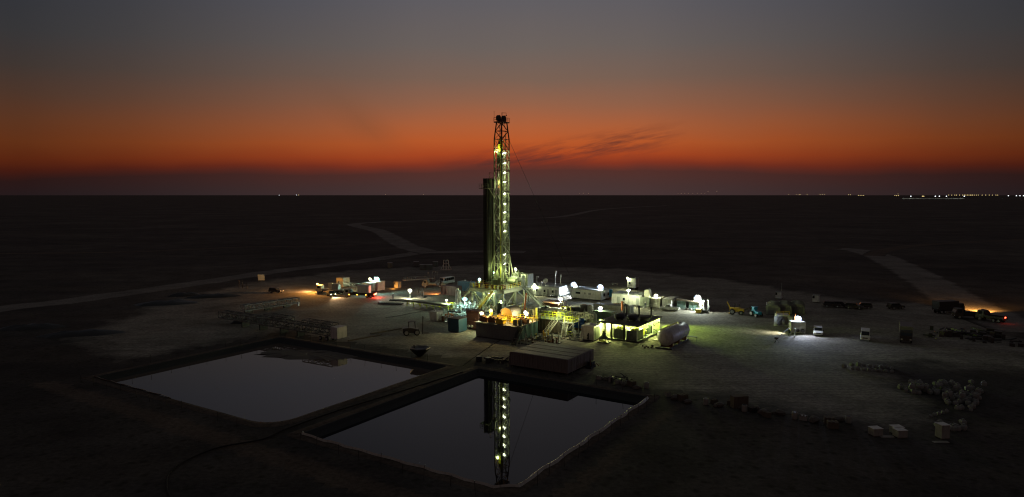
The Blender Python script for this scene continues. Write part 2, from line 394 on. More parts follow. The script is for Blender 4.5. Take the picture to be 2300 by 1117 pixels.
go = bpy.data.objects.new('ground', me); COL.objects.link(go); tag(go, kind='structure')

def sheet(name, poly, z, cell, fade, mkey):
    P = np.array([(p.x, p.y) for p in poly]); Q = np.roll(P, -1, 0)
    xs = np.arange(P[:, 0].min() - cell, P[:, 0].max() + cell, cell); ys = np.arange(P[:, 1].min() - cell, P[:, 1].max() + cell, cell)
    gx, gy = np.meshgrid(xs, ys); g = np.stack([gx.ravel(), gy.ravel()], 1)
    ins = np.zeros(len(g), bool); dist = np.full(len(g), 1e9)
    for a, b_ in zip(P, Q):
        c = ((a[1] > g[:, 1]) != (b_[1] > g[:, 1])); xx = (b_[0] - a[0]) * (g[:, 1] - a[1]) / ((b_[1] - a[1]) or 1e-9) + a[0]; ins ^= c & (g[:, 0] < xx)
        ab = b_ - a; t_ = np.clip(((g - a) @ ab) / (ab @ ab), 0, 1); dist = np.minimum(dist, np.linalg.norm(g - a - t_[:, None] * ab, axis=1))
    u_ = g[:, 0] * cu + g[:, 1] * su; v_ = -g[:, 0] * su + g[:, 1] * cu
    for Pn in (PL, PR): ins &= ~((u_ > Pn[0] - 4.6) & (u_ < Pn[1] + 4.6) & (v_ > Pn[2] - 4.6) & (v_ < Pn[3] + 4.6))
    ins = ins.reshape(gx.shape); e = np.clip(dist / fade, 0, 1); nx = len(xs); vs = [(x, y, z) for x, y in g]; fs = []
    for j in range(len(ys) - 1):
        for i in range(nx - 1):
            if ins[j, i] and ins[j, i + 1] and ins[j + 1, i] and ins[j + 1, i + 1]: fs.append((j * nx + i, j * nx + i + 1, (j + 1) * nx + i + 1, (j + 1) * nx + i))
    used = sorted({k for f in fs for k in f}); mp = {k: n for n, k in enumerate(used)}
    b = MB(); b.add([vs[k] for k in used], [tuple(mp[k] for k in f) for f in fs]); o = b.build(name, GM[mkey])
    a = o.data.attributes.new('edge', 'FLOAT', 'POINT'); a.data.foreach_set('value', [float(e[k]) for k in used]); return tag(o, kind='structure')
pad = [G(*p) for p in ((90, 765), (360, 668), (560, 632), (700, 612), (900, 598), (1120, 592), (1400, 602), (1640, 625), (1830, 655), (1960, 672), (2090, 676), (2210, 712),
       (2300, 738), (2420, 790), (2420, 850), (2230, 845), (2050, 830), (2150, 905), (2150, 960), (2050, 985), (1900, 965), (1720, 930), (1480, 892), (1300, 850), (1130, 830), (965, 812), (800, 788), (620, 760), (240, 828))]
sheet('gravel_pad', pad, .012, 2.5, 15, 'pad')
def road(name, px, wd, z=.02, mk='road'):
    pts = [G(*p[:2]) for p in px]
    P = []
    for i in range(len(pts) - 1):               # smooth
        p0 = pts[max(0, i - 1)]; p1 = pts[i]; p2 = pts[i + 1]; p3 = pts[min(len(pts) - 1, i + 2)]
        for k in range(8):
            t_ = k / 8; P.append(.5 * ((2 * p1) + (p2 - p0) * t_ + (2 * p0 - 5 * p1 + 4 * p2 - p3) * t_ * t_ + (3 * p1 - p0 - 3 * p2 + p3) * t_ ** 3))
    P.append(pts[-1]); vs = []; ed = []
    for i, p in enumerate(P):
        d = (P[min(i + 1, len(P) - 1)] - P[max(0, i - 1)]); s = Vector((d.y, -d.x, 0)).normalized()
        for o_, e_ in ((-.7, 0), (-.4, .85), (0, .75), (.4, .85), (.7, 0)): q = p + s * o_ * wd; vs.append((q.x, q.y, z)); ed.append(e_)
    fs = [(i * 5 + j, i * 5 + j + 1, (i + 1) * 5 + j + 1, (i + 1) * 5 + j) for i in range(len(P) - 1) for j in range(4)]
    b = MB(); b.add(vs, fs); o = b.build(name, GM[mk]); a = o.data.attributes.new('edge', 'FLOAT', 'POINT'); a.data.foreach_set('value', ed); return tag(o, kind='structure')
road('dirt_road', [(-200, 728), (0, 694), (160, 676), (330, 652), (480, 631), (640, 607), (780, 591), (890, 576), (955, 565)], 10)
road('dirt_road', [(975, 569), (940, 561), (905, 549), (850, 519), (795, 505), (840, 500), (960, 496), (1120, 491), (1260, 487), (1360, 470), (1500, 462)], 13, .026)
road('dirt_road', [(960, 567), (1080, 565), (1180, 566)], 12, .032)
road('dirt_road', [(-60, 570), (120, 569), (300, 566), (440, 560), (560, 555), (800, 552)], 8, .026, 'berm')
road('dirt_road', [(2330, 748), (2240, 716), (2150, 672), (2085, 632), (2010, 592), (1950, 567), (1880, 558)], 13)
road('dirt_road', [(1890, 559), (1800, 556), (1700, 555), (1560, 553)], 9, .032, 'berm')
road('dirt_road', [(1960, 575), (1990, 562), (2080, 550), (2300, 538), (2500, 528)], 8, .026, 'berm')
# earth track round the near side of the ponds, and the causeway between them
def strip(name, uv, wd, z, mk='berm'):
    return uv
berm_px = [UV(-131, 57.6, 0), UV(-37, 56.6, 0), UV(-36, 104, 0), UV(-32, 104, 0), UV(-30, 50, 0), UV(-134, 51, 0)]
sheet('earth_track', berm_px, .008, 1.5, 3.5, 'berm')
# pale folded liner edge on the near and outer sides of the right pond
b = MB(); edge = []
pp = [UV(-72.6, 61.2), UV(-72.2, 60.9)] + [UV(-71.6 + 30.6 * i / 24, 60.7 + .12 * math.sin(i * 1.7)) for i in range(1, 25)] + [UV(-40.6, 61.1), UV(-39.7, 62.0)] + [UV(-39.1 + .12 * math.sin(i * 1.3), 62.4 + 39 * i / 28) for i in range(29)]
vs = []
for i, p in enumerate(pp):
    d = pp[min(i + 1, len(pp) - 1)] - pp[max(0, i - 1)]; s = Vector((d.y, -d.x, 0)).normalized(); wv = .13 + .03 * math.sin(i * 2.1) + (.12 if i > 27 else 0)
    vs += [(p + s * .5 * 0 - s * wv * 1.6).to_tuple()[:2] + (-.1,), p.to_tuple()[:2] + (.3 + .04 * math.sin(i),), (p + s * wv).to_tuple()[:2] + (.42,), (p + s * wv * 2).to_tuple()[:2] + (.15,)]
b.add(vs, [(i * 4 + j, i * 4 + j + 1, (i + 1) * 4 + j + 1, (i + 1) * 4 + j) for i in range(len(pp) - 1) for j in range(3)])
tag(b.build('liner_edge', 'liner_fold'), 'pale folded liner edge along the near and outer rim of the right pond', 'liner edge')
b = MB(); vs = []
pp = [UV(-127.0 + 24 * i / 16, 60.6 + .12 * math.sin(i * 1.9)) for i in range(17)]
for i, p in enumerate(pp):
    vs += [(p + UV(0, w_, 0)).to_tuple()[:2] + (z_,) for w_, z_ in ((.25, .0), (0, .3), (-.15, .36))]
b.add(vs, [(i * 3 + j, i * 3 + j + 1, (i + 1) * 3 + j + 1, (i + 1) * 3 + j) for i in range(16) for j in range(2)])
tag(b.build('liner_edge', 'liner_fold'), 'narrow pale liner edge at the near left rim of the left pond', 'liner edge')
# sludge bank in the far side of the left pond
b = MB(); n = 60; c = G(690, 797, WZ); ctr = c + Vector((0, 0, .3)); vs = [ctr]
for i in range(n):
    a = 2 * math.pi * i / n; q = Vector((c.x + 10.5 * math.cos(a) * (1 + .28 * mnoise.noise(Vector((i * .5, 0, 3)))), c.y + 4.2 * math.sin(a) * (1 + .6 * mnoise.noise(Vector((i * .6, 2, 0)))) - .25 * math.cos(a) * 6, WZ + .01)); vs.append(q)
for i in range(n): q = ctr.lerp(vs[1 + i], .6); vs.append(Vector((q.x, q.y, WZ + .3 + .2 * mnoise.noise(q * .6))))
b.add(vs, [(1 + i, 1 + (i + 1) % n, n + 1 + (i + 1) % n, n + 1 + i) for i in range(n)] + [(n + 1 + i, n + 1 + (i + 1) % n, 0) for i in range(n)])
tag(b.build('sludge_bank', 'stone'), kind='stuff', label='dark sludge bank rising from the left pond at its far side')

# thin stakes round the ponds
def stakes(rows, group):
    b = MB(); b.cyl((0, 0, -.2), (0, 0, 1.25), .035, n=5).cyl((0, 0, 1.25), (.02, 0, 1.32), .05, n=5)
    first = b.build('fence_stake', 'dark_steel'); used = False
    for (a, c, n, lab) in rows:
        for i in range(n):
            p = a + (c - a) * (i + .5) / n + Vector((random.uniform(-.2, .2), random.uniform(-.2, .2), 0))
            o = first if not used else first.copy()
            if used: COL.objects.link(o)
            used = True; o.location = (p.x, p.y, p.z); o.rotation_euler = (random.uniform(-.1, .1), random.uniform(-.1, .1), 0); o.scale = (1, 1, random.uniform(.8, 1.25))
            tag(o, lab, 'stake', group)
stakes([(UV(-128, 58.2, .1), UV(-81, 58.2, .1), 11, 'thin dark stake in the row on the near bank of the left pond'),
        (UV(-128, 101.6, .1), UV(-82, 101.6, .1), 11, 'thin dark stake in the row on the far bank of the left pond'),
        (UV(-128.6, 66, .1), UV(-128.6, 98, .1), 8, 'thin dark stake in the row on the outer bank of the left pond'),
        (UV(-72, 58.4, .1), UV(-40, 58.4, .1), 9, 'thin dark stake in the row on the near bank of the right pond'),
        (UV(-37.4, 62, .1), UV(-37.4, 102, .1), 12, 'thin dark stake in the row on the outer bank of the right pond'),
        (UV(-71, 104.1, .1), UV(-42, 104.1, .1), 6, 'thin dark stake in the row on the far bank of the right pond')], 'stakes round the ponds')
# hose on the causeway and over the earth towards the camera
def hose(name, px, r, lab, m='hose', zz=.08, cat='hose'):
    pts = [G(*p) for p in px]; P = []
    for i in range(len(pts) - 1):
        p0 = pts[max(0, i - 1)]; p1 = pts[i]; p2 = pts[i + 1]; p3 = pts[min(len(pts) - 1, i + 2)]
        for k in range(8):
            t_ = k / 8; P.append(.5 * ((2 * p1) + (p2 - p0) * t_ + (2 * p0 - 5 * p1 + 4 * p2 - p3) * t_ * t_ + (3 * p1 - p0 - 3 * p2 + p3) * t_ ** 3) + Vector((0, 0, zz)))
    P.append(pts[-1] + Vector((0, 0, zz))); b = MB(); b.path(P, r); return tag(b.build(name, m), lab, cat)
hose('hose', [(1040, 838), (900, 882), (760, 925), (640, 968), (590, 990), (480, 1012), (390, 1056), (375, 1100), (395, 1140)], .11, 'black hose running along the causeway and across the dark foreground', 'hose', .2)
hose('cable', [(1126, 764), (1105, 776), (1085, 790), (1062, 806), (1040, 822)], .06, 'thin black cable over the gravel before the grey mud tank', cat='cable')
hose('cable', [(960, 697), (930, 703), (890, 711), (866, 714)], .05, 'thin dark cable leading to the square grey tank', cat='cable')
# ================================================================== drilling rig
WHT = (.9, 1, .56); GRN = (.84, 1, .38); CYA = (.5, 1, .88); BLU = (.62, .8, 1); YEL = (1, .78, .28); ORA = (1, .42, .08)
RC = Vector((-3.2, 197.5, 0)); HU, HV, FZ = 5.7, 7.5, 6.0
rig = thing('drilling_rig', 'tall lattice drilling rig lit from inside, standing on its raised drill floor', 'drilling rig', RC)
MU, MV = -2.27, 3.9; A, C_ = 1.28, 2.0
def floodlight(parent, p, aim, m='glow_white', power=900, c=WHT, size=.45, spot=None, round_=True, name='floodlight', lit=True):
    """housing with a lens as its sub-part and the light it gives"""
    p = Vector(p); d = (Vector(aim) - p).normalized(); b = MB()
    b.rev(p - d * .28, d, [(0, size * .45), (.1, size * .75), (.26, size * 1.05), (.3, size * 1.08)], n=12); b.bar(p - d * .2 - Vector((0, 0, size * 1.2)), p - d * .2 + Vector((0, 0, size * .2)), .07)
    h = b.build(name, 'dark_steel', parent)
    if 'halo' + m in M: b = MB(); b.rev(p - d * .05, d, [(0, size * .5), (.06, size * .95), (.1, size * .95), (.14, size * .5)], n=14); b.build('glow_disc', 'halo' + m, h)  # tinted glowing disc added round the lens to imitate a soft halo
    b = MB(); size *= .48; b.rev(p + d * .02, d, [(0, size), (size * .35, size * .85), (size * .6, size * .45)], n=12); b.build('lamp_lens', m, h, True)
    if lit: light(h, p + d * (size * .6 + .12), power, c, .25, spot, aim)
    return h
# --- mast
def mast_xy(i, z):
    k = 1.0 if z <= 48.6 else 1 - .30 * (z - 48.6) / 4.8
    return [( -1, -1), (1, -1), (1, 1), (-1, 1)][i][0] * A * k + MU, [( -1, -1), (1, -1), (1, 1), (-1, 1)][i][1] * C_ * k + MV
levels = [6.0, 9.0, 12.1, 15.2] + [18.2 + 3.04 * i for i in range(11)] + [51.0, 53.4]
def mast(zs, m, name):
    b = MB()
    for a_, b_ in zip(zs, zs[1:]):
        for i in range(4):
            p = Vector((*mast_xy(i, a_), a_)); q = Vector((*mast_xy(i, b_), b_)); b.bar(p, q, .27)
            j = (i + 1) % 4; p2 = Vector((*mast_xy(j, a_), a_)); q2 = Vector((*mast_xy(j, b_), b_))
            b.bar(q, q2, .14); lv = levels.index(a_)
            if i == 3: 
                b.bar(p, q2, .1); b.bar(p2, q, .1); continue
            if i == 2 and lv < 12: continue                # open rear face low down
            if (lv + i) % 2: b.bar(p, q2, .15)
            else: b.bar(p2, q, .15)
            if i == 1: m_ = (p + p2) / 2; n_ = (q + q2) / 2; b.bar(m_ + Vector((-.1, .35, 0)), n_ + Vector((-.1, .35, 0)), .06)
    return b.build(name, m, rig)
b = MB()                                            # pipes, cables and inner bracing that fill the mast
for i_ in range(26):
    x, y = random.uniform(-A * .85, A * .9), random.uniform(-C_ * .9, C_ * .9); z0_ = random.choice((6, 6, 12, 20)); z1_ = random.choice((33, 40, 47)); b.cyl((MU + x, MV + y, z0_), (MU + x * .96, MV + y, z1_), random.uniform(.03, .08), n=5)
for i_ in range(27): z_ = 7.5 + i_ * 1.52; sg_ = 1 if i_ % 2 else -1; b.bar((MU - A * sg_, MV - C_, z_), (MU + A * sg_, MV + C_ * .9, z_), .08); b.bar((MU + A, MV - C_ * sg_ * .9, z_), (MU + A, MV + C_ * sg_ * .2, z_ + 1.4), .08)
b.build('service_line', 'mast_steel', rig)
mast(levels[:14], 'mast_steel', 'mast'); mast(levels[13:], 'crown_red', 'mast_top')
# splayed feet of the mast and raising legs
b = MB()
for i, (dx, dy) in enumerate(((-1.6, -2.2), (2.0, -2.2), (1.2, 1.0), (-1.2, 1.0))):
    x, y = mast_xy(i, 15); b.bar((x, y, 15.2), (x + dx, y + dy * .9, 6.1), .32)
b.bar((MU - 1.28, MV - 2, 15), (MU - 3.1, MV - 4.2, 6.1), .38); b.bar((MU + 1.28, MV - 2, 12), (MU + 3.5, MV - 1.0, 6.1), .25)
b.build('mast_leg', 'mast_steel', rig)
b = MB()                                            # ladder with its cage up the face towards the camera
for s in (-.25, .25): b.bar((MU + A + .12, MV - .1 + s, 6), (MU + A + .12, MV - .1 + s, 50), .07)
for i in range(120): b.bar((MU + A + .12, MV - .35, 6.3 + i * .365), (MU + A + .12, MV + .15, 6.3 + i * .365), .045)
for i in range(26): b.bar((MU + A + .75, MV - .45, 8 + i * 1.6), (MU + A + .75, MV + .25, 8 + i * 1.6), .05)
b.build('ladder', 'mast_steel', rig)
b = MB()
for x, y in ((-.7, -1.2), (.7, -.6), (.6, 1.2), (-.2, -1.6)): b.cyl((MU + x, MV + y, 6), (MU + x, MV + y, 44), .09, n=6)
b.build('standpipe', 'pipe_light', rig)
b = MB(); b.cb((MU + .55, MV - 1.35, 46.6), (.28, .28, 5.6)); b.cb((MU + .75, MV - 1.7, 27), (.16, .3, 40)); b.build('guide_beam', 'lime', rig)
bm_ = MB(); bm_.cb((MU + .0, MV + .6, 25), (.25, .25, 37)); bm_.build('guide_rail', 'rig_steel', rig)
# wind-blown wrap on the mast side
b = MB(); b.cb((MU + A + .15, MV + 1.75, 22.5), (.05, .7, 4.6)); b.cb((MU + A + .17, MV + 1.95, 20.1), (.06, .55, 1.3)); b.build('loose_sheet', 'tarp', rig)
b = MB(); b.cb((MU + A + .2, MV + 2.2, 28), (.05, .3, .9)); b.build('loose_sheet', 'tarp', rig)
# crown
cz = 53.4
b = MB(); b.cb((MU, MV, cz + .15), (2.9, 4.0, .35)); b.cb((MU, MV, cz + .65), (1.5, 2.4, .7)); crown = b.build('crown_platform', 'crown_red', rig)
b = MB(); q = [(MU - 1.45, MV - 2, cz + .3), (MU + 1.45, MV - 2, cz + .3), (MU + 1.45, MV + 2, cz + .3), (MU - 1.45, MV + 2, cz + .3)]; b.rail(q + q[:1], 1.15, .06, 1.3); b.build('railing', 'crown_red', crown)
for dy in (-1.15, .75):
    b = MB(); b.cyl((MU + dy * .3 - .35, MV + dy, cz + 1.35), (MU + dy * .3 + .35, MV + dy, cz + 1.35), .85, n=20); b.cyl((MU + dy * .3 - .5, MV + dy, cz + 1.35), (MU + dy * .3 + .5, MV + dy, cz + 1.35), .3, n=10); b.bar((MU + dy * .3, MV + dy - .6, cz + .9), (MU + dy * .3, MV + dy + .6, cz + .9), 1.0, .5)
    b.build('crown_sheave', 'black', rig)
b = MB(); b.bar((MU + .1, MV, cz + 1), (MU + .1, MV, cz + 3.0), .14); b.bar((MU, MV, cz + 2.9), (MU + 1.0, MV + .9, cz + 2.9), .12); b.bar((MU + 1.0, MV + .9, cz + 2.9), (MU + 1.0, MV + .9, cz + 2.3), .06); b.ball((MU + 1.0, MV + .9, cz + 2.15), .2); b.build('crown_jib', 'crown_red', rig)
b = MB(); b.bar((MU - 1.35, MV - 1.95, cz), (MU - 1.35, MV - 1.95, cz + 3.1), .06); b.ball((MU - 1.35, MV - 1.95, cz + 3.15), .09); b.build('antenna', 'crown_red', rig)
# racking board
rz_ = 34.3; RX0, RX1, RY0, RY1 = MU - 3.6, MU - 1.3, MV - 4.6, MV - 1.2
b = MB()
b.box(RX0 - .9, RX1, RY0 - .6, RY0, rz_ - .15, rz_); b.box(RX0 - .9, RX0 - .1, RY0, RY1, rz_ - .15, rz_); b.box(RX0 - .9, RX1, RY1, RY1 + .9, rz_ - .15, rz_)
for i in range(5): b.bar((RX0, RY0 + .8 * i, rz_), (RX1, RY0 + .8 * i, rz_), .1)
b.bar((RX1, RY0, rz_ - .2), (RX1 + .2, MV - 2, rz_ - 3), .15); b.bar((RX0, RY1, rz_ - .2), (MU - 1.3, MV, rz_ - 3.2), .15)
board = b.build('racking_board', 'rig_steel', rig)
b = MB(); b.rail([(RX1, RY0 - .6, rz_), (RX0 - .9, RY0 - .6, rz_), (RX0 - .9, RY1 + .9, rz_), (RX1, RY1 + .9, rz_)], 1.3, .07, 1.1); b.build('railing', 'rig_steel', board)
for c_, d_ in (((RX1 - .5, RY1 + .2, rz_ + 1.3), (.08, 1.2, 2.4)), ((RX0, RY0 + 1.6, rz_ + 1.2), (.08, 2.8, 2.2))): b = MB(); b.cb(c_, d_); b.build('windwall', 'wall_grey', board)
b = MB(); b.cb((RX1 + .1, RY1 + 1.1, rz_ + 1.25), (.2, .5, 2.3)); b.build('escape_slide', 'orange', board)
b = MB(); b.bar((RX0 + 1.3, RY0 + 1.5, rz_ + 2.2), (RX0 + 1.3, RY0 + 1.5, rz_ + 4.6), .1); b.bar((RX0 + 1.3, RY0 + 1.5, rz_ + 4.6), (RX0 + 2.3, RY0 + 2.6, rz_ + 4.4), .09); b.bar((RX0 + 1.0, RY0 + 1.2, rz_ + 2.6), (RX0 + 2.1, RY0 + 2.3, rz_ + 3.3), .1); b.bar((RX0 + 2.3, RY0 + 2.6, rz_ + 4.4), (RX0 + 2.3, RY0 + 2.6, rz_ + 3.5), .04); b.build('tugger_jib', 'crown_red', board)
# racked drill pipe: each stand leans in the fingers of the board, standing on the floor
n = 0; first = None
for i in range(4):
    for j in range(9):
        for kind in (0,):
            x = RX0 + .2 + i * .45; y = RY0 + .3 + j * .33; light_ = (i == 3 and j % 3 != 1)
            key = 'pl' if light_ else 'pd'
            if n == 0 or (light_ and 'pl' not in M):
                b = MB(); b.cyl((0, 0, 0), (0, 0, 31.2), .12, n=6)
                for zz in (9.5, 19.2, 30.4): b.cyl((0, 0, zz), (0, 0, zz + .7), .16, n=6)
                o = b.build('drill_pipe_stand', 'pipe_light' if light_ else 'pipe_dark'); M[key] = o
            else: o = M[key].copy(); COL.objects.link(o)
            n += 1; wv = UV(x + (i - 2) * .05, y); o.location = (RC.x + wv.x, RC.y + wv.y, FZ + .02); o.rotation_euler = (random.uniform(-.004, .004), random.uniform(-.004, .004), 0)
            tag(o, 'greenish drill pipe stand, upright in the racking board beside the mast' if light_ else 'dark drill pipe stand in the packed bundle left of the mast', 'drill pipe', 'racked drill pipe stands')
for x in (MU - 1.75, MU - 1.5):
    pass
# travelling block and top drive hang in the mast
tb = thing('travelling_block', 'bright yellow travelling block hanging near the top of the lit mast', 'hoisting block', RC + UV(MU, MV, 45.3))
b = MB(); b.prism([(-.35, 0), (.35, 0), (.6, 1.4), (.55, 2.9), (.2, 3.5), (-.2, 3.5), (-.55, 2.9), (-.6, 1.4)], -.95, -.35); b.build('block_body', 'lime', tb)
b = MB(); b.cyl((-.1, -1.0, 2.4), (-.1, -.3, 2.4), .5, n=16); b.cyl((.05, -1.02, 1.0), (.05, -.3, 1.0), .16); b.build('sheave', 'black', tb)
b = MB()
for x in (-.4, -.2, 0, .2, .4): b.cyl((x, -.6, 3.3), (x * 1.2, -.3, 8.3), .035, n=5)
b.build('drilling_line', 'dark_steel', tb)
td = thing('top_drive', 'dark green top drive hanging below the yellow travelling block', 'top drive', RC + UV(MU, MV, 37.2))
b = MB(); b.cb((-.1, -.6, 6.0), (1.3, 1.5, 3.0)); b.cb((-.5, -1.0, 7.3), (.5, .6, 1.0)); b.cb((.1, -.6, 3.9), (.7, .8, 1.3)); b.build('motor_housing', 'green_dark', td)
b = MB(); b.cyl((0, -.6, 0), (0, -.6, 3.4), .17); b.cyl((-.35, -.6, .6), (-.35, -.6, 3.6), .07); b.cyl((.35, -.6, .6), (.35, -.6, 3.6), .07); b.cb((0, -.6, .6), (1.0, .5, .6)); b.build('pipe_handler', 'pipe_light', td)
for x_, y_ in ((-.2, -.9), (.2, -.4)): b = MB(); b.cyl((x_, y_, 7.3), (x_, y_, 8.3), .1); b.build('link', 'lime', td)
# lights up the mast
for k, py in enumerate((344, 367, 388, 409, 435, 458, 477, 498, 519, 571, 592)):
    z = ZH(py, 202.0); d_ = k in (9, 10)
    b = MB(); b.cb((MU + A - .25, MV - .1, z + .12), (.3, 1.35, .22)); h = b.build('floodlight', 'dark_steel', rig)
    b = MB(); b.cb((MU + A - .06, MV - .1, z + .02), (.12, .95 - .12 * (k % 3) if not d_ else .4, .26 - .05 * (k % 2))); b.cb((MU + A - .3, MV - .1, z - .1), (.3, .5, .2)); b.build('lamp_lens', 'glow_white', h)
    light(h, (MU + A - .75, MV - .15, z - .28), 62 if not d_ else 34, WHT, .3)
light(rig, (MU - .6, MV - 1.5, 45.2), 150, GRN, .3); light(rig, (MU + .2, MV - 1.2, 36.0), 90, GRN, .3)
# --- substructure and floor
b = MB(); b.box(-HU, HU, -HV, HV, FZ - .3, FZ); fl = b.build('drill_floor', 'rig_steel', rig)
b = MB()
for y in (-HV - .06, HV + .06): b.bar((-HU, y, FZ - .55), (HU, y, FZ - .55), .3, .9)
for x in (-HU - .06, HU + .06): b.bar((x, -HV, FZ - .6), (x, HV, FZ - .6), .3, .85)
b.bar((-HU, -1, FZ - .8), (HU, -1, FZ - .8), .4, .8); b.bar((0, -HV, FZ - .8), (0, HV, FZ - .8), .4, .8); b.build('floor_girder', 'rig_steel', rig)
legs = [(-5.2, -7), (-1.4, -7), (2.4, -7), (5.3, -7), (-5.2, -1), (5.3, -.5), (5.3, 4), (5.3, 7.1), (-5.2, 7), (0, 7)]
for x, y in legs:
    b = MB(); b.bar((x, y, 0), (x, y, FZ - .9), .42); b.cb((x, y, .12), (.9, .9, .24)); b.build('leg', 'rig_steel', rig)
b = MB()
for p, q in (((-5.2, -7, FZ - 1), (-1.6, -7, .3)), ((-1.4, -7, .3), (2.2, -7, FZ - 1)), ((5.3, -7, FZ - 1), (2.6, -7, .3)), ((5.3, -6.8, .3), (5.3, -.7, FZ - 1)), ((5.3, 7, .3), (5.3, .2, FZ - 1)), ((-5.2, -6.8, FZ - 1), (-5.2, -1.2, .3)), ((-5.2, 6.8, FZ - 1), (-5.2, -.8, .3)), ((-3, -7, FZ - 1), (1.5, -1, .3)), ((0, 7, FZ - 1), (5, 7, .3)), ((1, -5, FZ - 1), (1, 3, .5))): b.bar(p, q, .26)
for x in (-5.2, 5.3): b.bar((x, -8.5, .25), (x, 8.5, .25), .6, .5)
for x in (-1.4, 2.4): b.bar((x, -8, .2), (x, 8, .2), .4, .4)
b.build('brace', 'rig_steel', rig)
b = MB(); b.cyl((MU, MV - .5, 0), (MU, MV - .5, 4.9), .55, n=12)
for z in (.8, 1.7, 2.6, 3.6): b.cb((MU, MV - .5, z), (2.2, 1.0, .55)); 
b.build('blowout_preventer', 'deep_blue', rig)
for c_, d_ in (((1.6, -4.6, 2.5), (1.6, 2.2, 4.6)), ((-1.5, -5.5, 1.9), (1.2, 1.6, 3.4))): b = MB(); b.cb(c_, d_); b.cb((c_[0], c_[1], .12), (d_[0] + .3, d_[1] + .3, .24)); b.build('wellhead_cabinet', 'green_dark', rig)
b = MB(); q = [(-HU, -HV, FZ), (-2.6, -HV, FZ)]; b.rail(q, 1.2, .08, 1.4); b.rail([(-1.2, -HV, FZ), (HU, -HV, FZ), (HU, 1.6, FZ)], 1.2, .08, 1.4); b.rail([(-HU, -HV, FZ), (-HU, HV, FZ)], 1.2, .08, 1.4); b.build('railing', 'yellow', rig)
# windwalls, drawworks and floor machinery
for c_, d_ in (((1.6, HV - .1, FZ + 1.7), (5.4, .08, 3.4)), ((-HU + .1, 4.6, FZ + 1.2), (.08, 5.2, 2.4)), ((HU - .1, 3.3, FZ + 1.5), (.08, 1.6, 3.0))): b = MB(); b.cb(c_, d_); b.build('windwall', 'corr_green', rig)
b = MB(); b.cb((2.4, 4.2, FZ + 1.2), (3.0, 2.8, 2.3)); b.cyl((1.0, 2.4, FZ + 1.2), (3.6, 2.4, FZ + 1.2), .75, n=14); b.cb((4.0, 3.0, FZ + .8), (.9, 2.0, 1.6)); b.cyl((3.3, 4.4, FZ + 2.2), (3.3, 4.4, FZ + 4.4), .2); b.build('drawworks', 'corr_green', rig)
b = MB(); b.cb((MU, MV - 3.2, FZ + .9), (2.0, 1.4, 1.7)); b.cb((MU + .1, MV - 2.4, FZ + 2.3), (.7, .7, 3.6)); b.cyl((MU - .6, MV - 3.2, FZ), (MU - .6, MV - 3.0, FZ + 3.9), .2); b.cb((MU + 1.6, MV - 3.5, FZ + 1.2), (.8, 1.0, 2.2)); b.cb((MU - 1.2, MV - 4.6, FZ + .5), (1.4, .9, 1.0))
for i in range(9): x, y = MU + random.uniform(-1.8, 3), MV + random.uniform(-5.6, -1.6); b.cyl((x, y, FZ), (x + random.uniform(-.6, .6), y, FZ + random.uniform(1.2, 4)), .09, n=5)
b.build('iron_roughneck', 'mast_steel', rig)
for c_, d_ in (((-3.8, -5.9, FZ + .55), (1.1, .9, 1.0)), ((-.6, -6.5, FZ + .8), (.9, .7, 1.5)), ((1.8, -6.3, FZ + .5), (1.4, .8, .9)), ((4.2, -5.6, FZ + .6), (1.2, 1.6, 1.1))): b = MB(); b.cb(c_, d_); b.cb((c_[0], c_[1], c_[2] + d_[2] / 2 + .04), (d_[0] + .08, d_[1] + .08, .1)); b.build('toolbox', 'rust', rig)
for p in ((-5.0, -6.8), (-2.9, -6.9), (2.6, -7), (4.8, -7.1), (5.3, -3)): b = MB(); b.cb((p[0], p[1], FZ + .55), (.35, .3, 1.1)); b.build('safety_sign', 'lime', rig)
# doghouse
dh = MB(); x0, x1, y0, y1, z1 = 3.0, 6.1, 4.9, 8.2, FZ + 3.1
dh.box(x0, x1, y1 - .1, y1, FZ, z1); dh.box(x0, x1, y0, y1, z1, z1 + .12); dh.box(x0, x0 + .1, y0, y1 - .1, FZ, z1); dh.box(x1 - .1, x1, y0, y1 - .1, FZ, z1); dh.box(x0, x1, y0, y1, FZ - .25, FZ + .05); dh.box(x0 + .1, x0 + .9, y0, y0 + .1, FZ, z1); dh.box(x1 - .8, x1 - .1, y0, y0 + .1, FZ, z1)
dh = dh.build('doghouse', 'corr_green', rig)
b = MB(); b.cb((4.4, 6.5, z1 - .15), (1.6, .4, .12)); h = b.build('ceiling_lamp', 'glow_white', dh); light(h, (4.4, 6.4, z1 - .5), 140, WHT, .3)
b = MB(); b.bar((5.95, y0, FZ), (5.95, y0, z1 + .1), .16); b.bar((x0, y0, z1 + .06), (x1, y0, z1 + .06), .16); b.build('door_frame', 'white_paint', dh)
